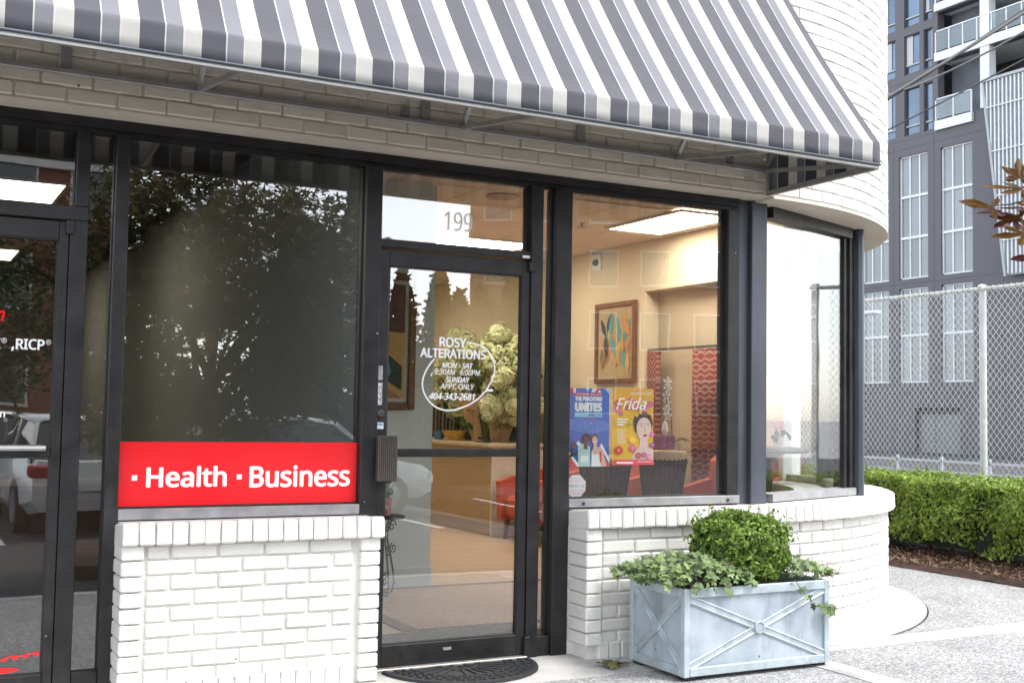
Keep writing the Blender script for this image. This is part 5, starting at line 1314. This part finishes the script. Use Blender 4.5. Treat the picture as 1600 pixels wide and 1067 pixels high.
def paint(poly, mat, lay): obj('paint_patch', flat(MB(), poly, Yp-.027-.0006*lay), mat, pc, fix=False)
xa,xb,za,zb = X0+.085,X1-.085,Z0+.085,Z1-.085
paint([(xa,zb),(xb,zb),(xb,1.86),(3.12,1.87),(2.95,1.84),(xa,1.9)],'canvas_maroon',1)
paint([(3.28,1.62),(3.2,1.68),(3.1,1.75),(2.95,1.80),(2.95,1.72),(3.08,1.62),(3.18,1.50),(3.28,1.44)],'canvas_black',1)
paint(ell(3.10,1.60,.10,.075,20,rot=-.5),'canvas_teal',2); paint([(2.9,1.58),(3.08,1.56),(3.2,1.44),(3.28,1.385),(2.8,1.385)],'canvas_brown',1); paint([(3.0,1.50),(3.12,1.43),(3.2,1.386),(2.95,1.386)],'canvas_orange',3)
fp = thing('painting','framed painting of tall flowers on the cream wall above the drums','painting',(EW-.01,4.39,2.0))
Xw = EW-.002; Ya,Yb,Za,Zb = 4.02,4.76,1.60,2.42
for (a,b,c,d) in ((Ya,Ya+.05,Za,Zb),(Yb-.05,Yb,Za,Zb),(Ya+.0505,Yb-.0505,Za,Za+.05),(Ya+.0505,Yb-.0505,Zb-.05,Zb)): obj('frame', MB().box(Xw-.04,Xw,a,b,c,d,.008),'gilt_frame',fp)
obj('canvas', MB().box(Xw-.018,Xw-.004,Ya+.05,Yb-.05,Za+.05,Zb-.05),'canvas_cream',fp)
for i in range(46):
    y, z = random.uniform(Ya+.12,Yb-.12), random.uniform(Za+.18,Zb-.22); a = random.uniform(-.6,.6); ln = random.uniform(.10,.22)
    pts = [(Xw-.0185-.0002*i, y+w*math.cos(a)-h*math.sin(a), z+w*math.sin(a)+h*math.cos(a)) for (w,h) in ((0,-ln*.6),(.04,0),(.02,ln*.5),(0,ln*.7),(-.02,ln*.5),(-.04,0))]
    obj('paint_patch', MB().add(pts,[tuple(range(6))]), random.choice(('canvas_teal','canvas_orange','canvas_ochre','canvas_black','canvas_green','canvas_brown','canvas_cream')), fp, fix=False)
# ---- wrought iron plant stand with pink pot
M('wrought_iron',(0.035,0.03,0.027),.5,metal=.5)
ws = thing('iron_side_table','wrought iron side table with scrolled legs just inside the shop door','side table',(3.06,2.16,.012))
obj('top', MB().lathe((3.06,2.16,.545),[(.145,0),(.155,.008),(.155,.016),(.14,.022),(.01,.02)],28),'wrought_iron',ws,smooth=40)
for k in range(3):
    a = k*2*math.pi/3+2.6; ca_, sa_ = math.cos(a), math.sin(a); L = lambda r_,z: (3.06+r_*ca_,2.16+r_*sa_,z)
    obj('leg', MB().ring_tube([L(.11,.54),L(.06,.48),L(.05,.40),L(.085,.30),L(.12,.18),L(.135,.08),L(.11,.025),L(.06,.020),L(.03,.05)],.007,6),'wrought_iron',ws,smooth=60,fix=False)
    obj('scroll', MB().ring_tube([L(.05+.045*(1-t/14)*math.cos(t*.75)+.05,.485+.045*(1-t/14)*math.sin(t*.75)) for t in range(13)],.005,5),'wrought_iron',ws,smooth=60,fix=False)
    obj('scroll', MB().ring_tube([L(.06+.04*(1-t/14)*math.cos(t*.75+2)+.06,.33+.04*(1-t/14)*math.sin(t*.75+2)) for t in range(13)],.005,5),'wrought_iron',ws,smooth=60,fix=False)
    obj('scroll', MB().ring_tube([L(.03+.05*(1-t/14)*math.cos(t*.75+1)+.02,.12+.05*(1-t/14)*math.sin(t*.75+1)) for t in range(13)],.005,5),'wrought_iron',ws,smooth=60,fix=False)
pk = thing('potted_plant','small leafy plant in a pink patterned pot on the iron side table','potted plant',(3.06,2.15,.567)); M('pot_pink',(0.72,0.10,0.16),.5,var=.5,vs=30,col2=(.8,.42,.42)); obj('pot', MB().lathe((3.06,2.15,.567),[(.045,0),(.06,.12),(.055,.12),(.05,.10)],16),'pot_pink',pk,smooth=40)
cc = rng.normal(0,1,(70,3))*np.array([.035,.035,.04])+np.array([0,0,.18]); lf = MB(); lf.v, lf.f = leaves(cc, rng.normal(0,1,(70,3))+np.array([0,-.5,.5]), .055, OVAL, .4); obj('foliage', lf, 'hydrangea_leaf', pk, local=True, fix=False)
# ---- round bay: dark table with pink flowers
bt = thing('bay_table','dark round table inside the corner bay window','table',(6.02,1.62,.012)); M('dark_table',(0.04,0.032,0.03),.35); obj('top', MB().lathe((6.02,1.62,1.02),[(.31,0),(.33,.02),(.32,.04),(.01,.042)],30),'dark_table',bt,smooth=40); obj('stem', MB().lathe((6.02,1.62,.012),[(.22,0),(.2,.03),(.05,.08),(.05,.93),(.15,1.005)],20),'dark_table',bt,smooth=40)
pf = thing('flower_vase','pink flowers in a glass vase on the bay table','flowers',(6.00,1.47,1.062)); glass('vase_glass',(.9,.93,.92)); obj('vase', MB().lathe((6.00,1.47,1.062),[(.03,0),(.035,.05),(.025,.13)],14),'vase_glass',pf,smooth=50)
leafmat('pink_petal',(.62,.18,.26),(.80,.45,.50),(.85,.65,.66),.3,.5,30); cc = rng.normal(0,1,(50,3))*np.array([.032,.032,.022])+np.array([0,0,.16]); lf = MB(); lf.v, lf.f = leaves(cc, rng.normal(0,1,(50,3))+np.array([-.3,-.5,.5]), .032, OVAL, .4); obj('blossoms', lf, 'pink_petal', pf, local=True, fix=False)
cc = rng.normal(0,1,(14,3))*np.array([.03,.02,.03])+np.array([.03,0,.09]); lf = MB(); lf.v, lf.f = leaves(cc, rng.normal(0,1,(14,3))+np.array([-.3,-.8,.2]), .06, OVAL, .3); obj('foliage', lf, 'hydrangea_leaf', pf, local=True, fix=False)
struct('bay_floor', (lambda m: (ring(m,.02,2.0,-.05,.010,1,90,40), m)[1])(MB()), 'pot_pink' if False else 'coral_fabric')

# ================================================================== WRITING ON THE GLASS
def decal(name, label, cat, loc): return thing(name, label, cat, loc)
YT = 0.0392; YS = 0.0367
rs = decal('window_sign','red vinyl band reading Health and Business along the office window','sign',(1.49,0.05,0.83))
obj('panel', MB().box(0.918,2.064,.0372,.0380,.837,1.1335), 'vinyl_red', rs)
lt = MB(); text_box(lt,'Health',1.044,1.415,.9235,1.0225,YS,.016,0,1.0); obj('lettering', lt, 'vinyl_white', rs, fix=False)
lt = MB(); text_box(lt,'Business',1.523,2.030,.9165,1.0225,YS,.016,0,1.0); obj('lettering', lt, 'vinyl_white', rs, fix=False)
for (a,b) in ((.980,1.004),(1.462,1.486)): obj('lettering', flat(MB(),[(a,.957),(b,.957),(b,.981),(a,.981)],YS), 'vinyl_white', rs, fix=False)
YD = 0.0252
dl = decal('door_lettering','white oval shop name and opening hours lettering on the shop door','lettering',(2.6,0.033,1.3))
for (tx,a,b,c,d,bo,sh) in (('ROSY',2.497,2.652,1.630,1.682,.016,0),('ALTERATIONS',2.390,2.768,1.572,1.622,.016,0),('MON - SAT',2.516,2.694,1.522,1.5505,.014,.2),('9:30AM   6:00PM',2.473,2.736,1.486,1.516,.007,.2),
    ('SUNDAY',2.536,2.676,1.4475,1.477,.014,.2),('APPT. ONLY',2.508,2.703,1.411,1.441,.007,.2),('404-343-2681',2.444,2.708,1.356,1.392,.016,.2)):
    m = MB(); text_box(m,tx,a,b,c,d,YD,bo,sh); obj('lettering', m, 'vinyl_white', dl, fix=False)
ov = [(2.665,1.657),(2.705,1.655),(2.744,1.642),(2.778,1.620),(2.803,1.590),(2.819,1.558),(2.823,1.531),(2.818,1.492),(2.802,1.455),(2.772,1.408),(2.731,1.368),(2.682,1.336),(2.631,1.316),(2.590,1.304),(2.554,1.301),(2.518,1.305),(2.485,1.317),(2.455,1.337),(2.433,1.362),(2.415,1.391),(2.406,1.424),(2.407,1.456),(2.416,1.484),(2.427,1.507),(2.440,1.528),(2.455,1.549),(2.471,1.566)]
def stroke(mb, pts, w, y):
    for i in range(len(pts)):
        a = Vector(pts[max(i-1,0)]); b = Vector(pts[min(i+1,len(pts)-1)]); t = (b-a).normalized(); n_ = Vector((-t.y,t.x))*w/2; p = Vector(pts[i])
        mb.v.append((p.x+n_.x,y,p.y+n_.y)); mb.v.append((p.x-n_.x,y,p.y-n_.y))
    o = len(mb.v)-2*len(pts)
    for i in range(len(pts)-1): mb.f.append((o+2*i,o+2*i+1,o+2*i+3,o+2*i+2))
m = MB(); stroke(m, ov, .0075, YD); obj('oval_line', m, 'vinyl_white', dl, fix=False)
obj('sticker', MB().box(2.775,2.815,.0250,.0258,1.405,1.417), 'vinyl_white', dl)
nd = decal('house_number','pale street number lettering on the shop transom glass','number',(2.6,0.05,2.24)); m = MB(); text_box(m,'199',2.520,2.680,2.246,2.345,YT,.0); M('vinyl_frost',(0.84,0.84,0.85),.6); obj('lettering', m, 'vinyl_frost', nd, fix=False)
od = decal('door_lettering','white and red vinyl lettering on the office door','lettering',(0.45,0.033,1.2))
m = MB(); text_box(m,',RICP',0.449,0.585,1.528,1.583,YD,.016); obj('lettering', m, 'vinyl_white', od, fix=False)
for (tx_,a_,b_,c_,d_) in (('C',0.372,0.405,1.535,1.583),('m',0.40,0.4365,1.238,1.262)): obj('lettering', text_box(MB(),tx_,a_,b_,c_,d_,YD,.014), 'vinyl_white', od, fix=False)
for (a_,b_) in ((0.408,0.430),(0.590,0.612)): obj('lettering', text_box(MB(),'\u00ae',a_,b_,1.560,1.583,YD,.0), 'vinyl_white', od, fix=False)
m = MB(); text_box(m,'m',0.36,0.419,1.655,1.703,YD,.022,.25); obj('lettering', m, 'vinyl_red', od, fix=False)
m = MB()
for i in range(4): flat(m, ell(.475+i*.043,.197+i*.0045,.012,.009,12,rot=.4), YD)
stroke(m, [(.46,.196),(.50,.209),(.54,.208),(.58,.216),(.61,.219)], .005, YD-.0001); tag(obj('lettering', m, 'vinyl_red', od, fix=False), kind='stuff')
obj('lettering', flat(MB(), ell(.46,.150,.075,.012,20), YD), 'vinyl_red', od, fix=False)
# ---- posters taped inside the display window
for nm,cl_ in (('p_blue',(0.045,0.14,0.52)),('p_blue2',(0.09,0.22,0.60)),('p_navy',(0.03,0.06,0.22)),('p_sky',(0.30,0.62,0.78)),('p_red',(0.65,0.05,0.06)),('p_white',(0.80,0.80,0.80)),('p_orange',(0.86,0.42,0.03)),('p_yellow',(0.88,0.52,0.035)),('p_pink',(0.80,0.16,0.36)),('p_magenta',(0.60,0.08,0.36)),('p_skin',(0.72,0.44,0.34)),('p_skin2',(0.80,0.58,0.50)),('p_dark',(0.025,0.02,0.02)),('p_brown',(0.12,0.06,0.04)),('p_mint',(0.45,0.62,0.56)),('p_purple',(0.30,0.08,0.40)),('p_lips',(0.55,0.03,0.06)),('p_green',(0.20,0.42,0.10))): M(nm, cl_, .55, var=.03)
class Poster:
    def __init__(s, label, x0,x1,z0,z1, base):
        s.t = thing('poster', label, 'poster', ((x0+x1)/2,.056,z0)); s.b = (x0,x1,z0,z1); s.k = 0; obj('sheet', MB().box(x0,x1,.0560,.0568,z0,z1), base, s.t)
    def xy(s,u,v): x0,x1,z0,z1 = s.b; return (x0+(x1-x0)*u, z0+(z1-z0)*v)
    def lay(s): s.k += 1; return .0558-.00016*s.k
    def poly(s,pts,mat): obj('print', flat(MB(),[s.xy(*p) for p in pts],s.lay()),mat,s.t,fix=False)
    def ell(s,u,v,ru,rv,mat,rot=0): s.poly(ell(u,v,ru,rv,16,rot=rot),mat)
    def text(s,body,u0,u1,v0,v1,mat,bold=.02,shear=0):
        a = s.xy(u0,v0); b = s.xy(u1,v1); m = MB(); text_box(m,body,a[0],b[0],a[1],b[1],s.lay(),bold,shear); obj('lettering',m,mat,s.t,fix=False)
    def flower(s,u,v,r,mat,mid='p_yellow'):
        pts = []
        for i in range(20): w = 2*math.pi*i/20; q = r*(1 if i%2 else .72); pts.append((u+q*math.cos(w),v+q*.55*math.sin(w)))
        s.poly(pts,mat); s.ell(u,v,r*.28,r*.16,mid)
p1 = Poster('blue poster with white capital title and two people, taped inside the display window',3.299,3.566,1.004,1.438,'p_blue')
p1.poly([(0,1),(.14,1),(.16,.91),(0,.95)],'p_red'); p1.poly([(.10,1),(.17,1),(.18,.93),(.12,.94)],'p_white'); p1.poly([(.40,1),(.52,1),(.46,.96)],'p_sky'); p1.poly([(.58,1),(.72,1),(.80,.95),(.55,.95)],'p_white'); p1.poly([(.70,1),(.78,1),(.70,.95),(.62,.95)],'p_red'); p1.poly([(.88,1),(1,1),(1,.93)],'p_sky')
p1.poly([(.16,.905),(.82,.905),(.82,.94),(.16,.94)],'p_red'); p1.text('CELEBRATE YOUR RUN',.19,.79,.913,.932,'p_white',.01)
p1.text('THE PEACHTREE',.15,.82,.835,.895,'p_white',.045); p1.text('UNITES',.15,.82,.70,.82,'p_white',.05)
p1.poly([(.15,.63),(.82,.63),(.82,.69),(.15,.69)],'p_sky'); p1.text('APRIL 1-21',.47,.79,.643,.680,'p_navy',.02); p1.poly([(.35,.595),(.66,.595),(.66,.615),(.35,.615)],'p_red'); p1.poly([(0,.60),(.3,.62),(1,.58),(1,.46),(.5,.42),(0,.47)],'p_blue2')
for i in range(26): p1.ell(random.random(),random.uniform(.44,.60),.012,.006,random.choice(('p_sky','p_navy','p_blue')))
p1.poly([(0,0),(0,.16),(.22,.0)],'p_red'); p1.poly([(0,.16),(0,.20),(.3,0),(.22,0)],'p_white'); p1.poly([(.18,.30),(.24,.33),(.38,.22),(.34,.18)],'p_white'); p1.poly([(.80,.30),(1,.10),(1,.04),(.76,.26)],'p_white'); p1.poly([(.88,.12),(1,.02),(1,0),(.84,.0)],'p_red')
p1.poly([(.0,.13),(.05,.16),(.22,.20),(.26,.15),(.05,.12)],'p_dark'); p1.poly([(.06,.17),(.10,.17),(.18,.30),(.12,.33),(.08,.27)],'p_brown')
p1.poly([(.22,.24),(.30,.29),(.45,.29),(.52,.24),(.53,0),(.24,0)],'p_mint'); p1.poly([(.36,.22),(.46,.22),(.46,.33),(.36,.33)],'p_brown'); p1.ell(.42,.36,.085,.062,'p_brown'); p1.ell(.42,.375,.092,.050,'p_dark'); p1.ell(.425,.355,.055,.035,'p_brown'); p1.poly([(.30,.06),(.48,.06),(.48,.14),(.30,.14)],'p_white')
p1.poly([(.55,.20),(.60,.24),(.74,.25),(.84,.20),(.92,.02),(.90,0),(.56,0)],'p_skin'); p1.poly([(.56,.18),(.62,.15),(.74,.16),(.80,.20),(.78,0),(.55,0)],'p_white'); p1.poly([(.74,.18),(.80,.2),(.80,.05),(.76,.05)],'p_red'); p1.poly([(.60,.22),(.68,.22),(.68,.30),(.60,.30)],'p_skin'); p1.ell(.63,.355,.085,.062,'p_brown'); p1.ell(.63,.335,.068,.05,'p_skin'); p1.poly([(.59,.325),(.67,.325),(.65,.312),(.61,.312)],'p_white')
p2 = Poster('orange poster of a woman with flowers in her hair, taped inside the display window',3.588,3.866,1.012,1.444,'p_yellow')
p2.poly([(0,1),(1,1),(1,.85),(0,.70)],'p_orange'); p2.text('ATLANTA BALLET',.44,.94,.925,.95,'p_white',.02)
for (u,v,r_,mt_) in ((.12,.72,.11,'p_pink'),(.10,.80,.09,'p_red'),(.30,.66,.11,'p_yellow'),(.20,.66,.06,'p_magenta'),(.44,.85,.08,'p_pink'),(.36,.74,.07,'p_red'),(.52,.68,.09,'p_orange'),(.60,.76,.09,'p_pink'),(.72,.72,.08,'p_orange'),(.84,.74,.09,'p_pink'),(.92,.80,.08,'p_magenta'),(.48,.63,.08,'p_yellow'),(.90,.70,.07,'p_orange')): p2.flower(u,v,r_,mt_)
p2.poly([(.50,.55),(.52,.64),(.62,.70),(.80,.70),(.92,.66),(.98,.56),(.96,.46),(.86,.40),(.62,.40),(.54,.44)],'p_dark'); p2.poly([(.64,.20),(.86,.20),(.84,.42),(.68,.42)],'p_skin2'); p2.poly([(.42,.07),(.58,.20),(.66,.24),(.86,.24),(1,.20),(1,.06)],'p_skin2'); p2.ell(.76,.47,.185,.155,'p_skin2')
p2.poly([(.58,.55),(.64,.62),(.76,.645),(.88,.62),(.95,.55),(.95,.60),(.86,.68),(.66,.68),(.57,.60)],'p_dark')
for s_ in (-1,1): p2.ell(.775+s_*.085,.505,.034,.010,'p_white'); p2.ell(.775+s_*.085,.505,.014,.010,'p_dark'); p2.poly([(.775+s_*.02,.535),(.775+s_*.08,.547),(.775+s_*.14,.535),(.775+s_*.08,.538)],'p_dark')
p2.poly([(.765,.50),(.785,.50),(.805,.435),(.755,.435)],'p_skin'); p2.ell(.785,.385,.048,.018,'p_lips')
for (u,v,r_,mt_) in ((.66,.70,.075,'p_orange'),(.78,.725,.085,'p_pink'),(.88,.70,.075,'p_orange'),(.57,.655,.06,'p_yellow'),(.40,.53,.05,'p_green')): p2.flower(u,v,r_,mt_)
for (u,v,r_,mt_) in ((.14,.19,.12,'p_red'),(.48,.22,.10,'p_pink'),(.62,.12,.08,'p_red'),(.76,.13,.07,'p_magenta'),(.96,.26,.08,'p_purple'),(.96,.40,.07,'p_magenta'),(.46,.33,.09,'p_yellow'),(.88,.10,.07,'p_pink')): p2.flower(u,v,r_,mt_)
p2.text('Frida',.06,.80,.72,.88,'p_white',.004,.35)
for i in range(3): p2.poly([(.08,.585-i*.034),(.36-.06*i,.585-i*.034),(.36-.06*i,.60-i*.034),(.08,.60-i*.034)],'p_white')
for i in range(8): p2.poly([(.08,.45-i*.024),(.30-.02*(i%3),.45-i*.024),(.30-.02*(i%3),.456-i*.024),(.08,.456-i*.024)],'p_white')
p2.poly([(0,0),(1,0),(1,.06),(0,.07)],'p_red'); p2.poly([(.08,.032),(.48,.03),(.48,.04),(.08,.042)],'p_white'); p2.poly([(.08,.018),(.48,.016),(.48,.026),(.08,.028)],'p_white'); p2.poly([(.58,.04),(.94,.038),(.94,.044),(.58,.046)],'p_white')
stk = decal('sticker','pale pink octagonal sticker in the lower corner of the display window','sticker',(3.355,.056,.84)); M('pale_pink',(.78,.62,.64),.5)
oc = [(3.355+.066*math.cos(math.pi*(i+.5)/4),.897+.066*math.sin(math.pi*(i+.5)/4)) for i in range(8)]
obj('sheet', MB().prism(oc,.0560,.0566,'xz'), 'p_white', stk); obj('print', flat(MB(),[(3.302,.915),(3.408,.915),(3.395,.945),(3.315,.945)],.0557),'pale_pink',stk,fix=False); obj('print', flat(MB(),[(3.302,.882),(3.408,.882),(3.395,.850),(3.315,.850)],.0557),'pale_pink',stk,fix=False)
m = MB(); text_box(m,'AMERICAN',3.303,3.407,.890,.907,.0557,.01); obj('lettering', m, 'plate_grey', stk, fix=False)
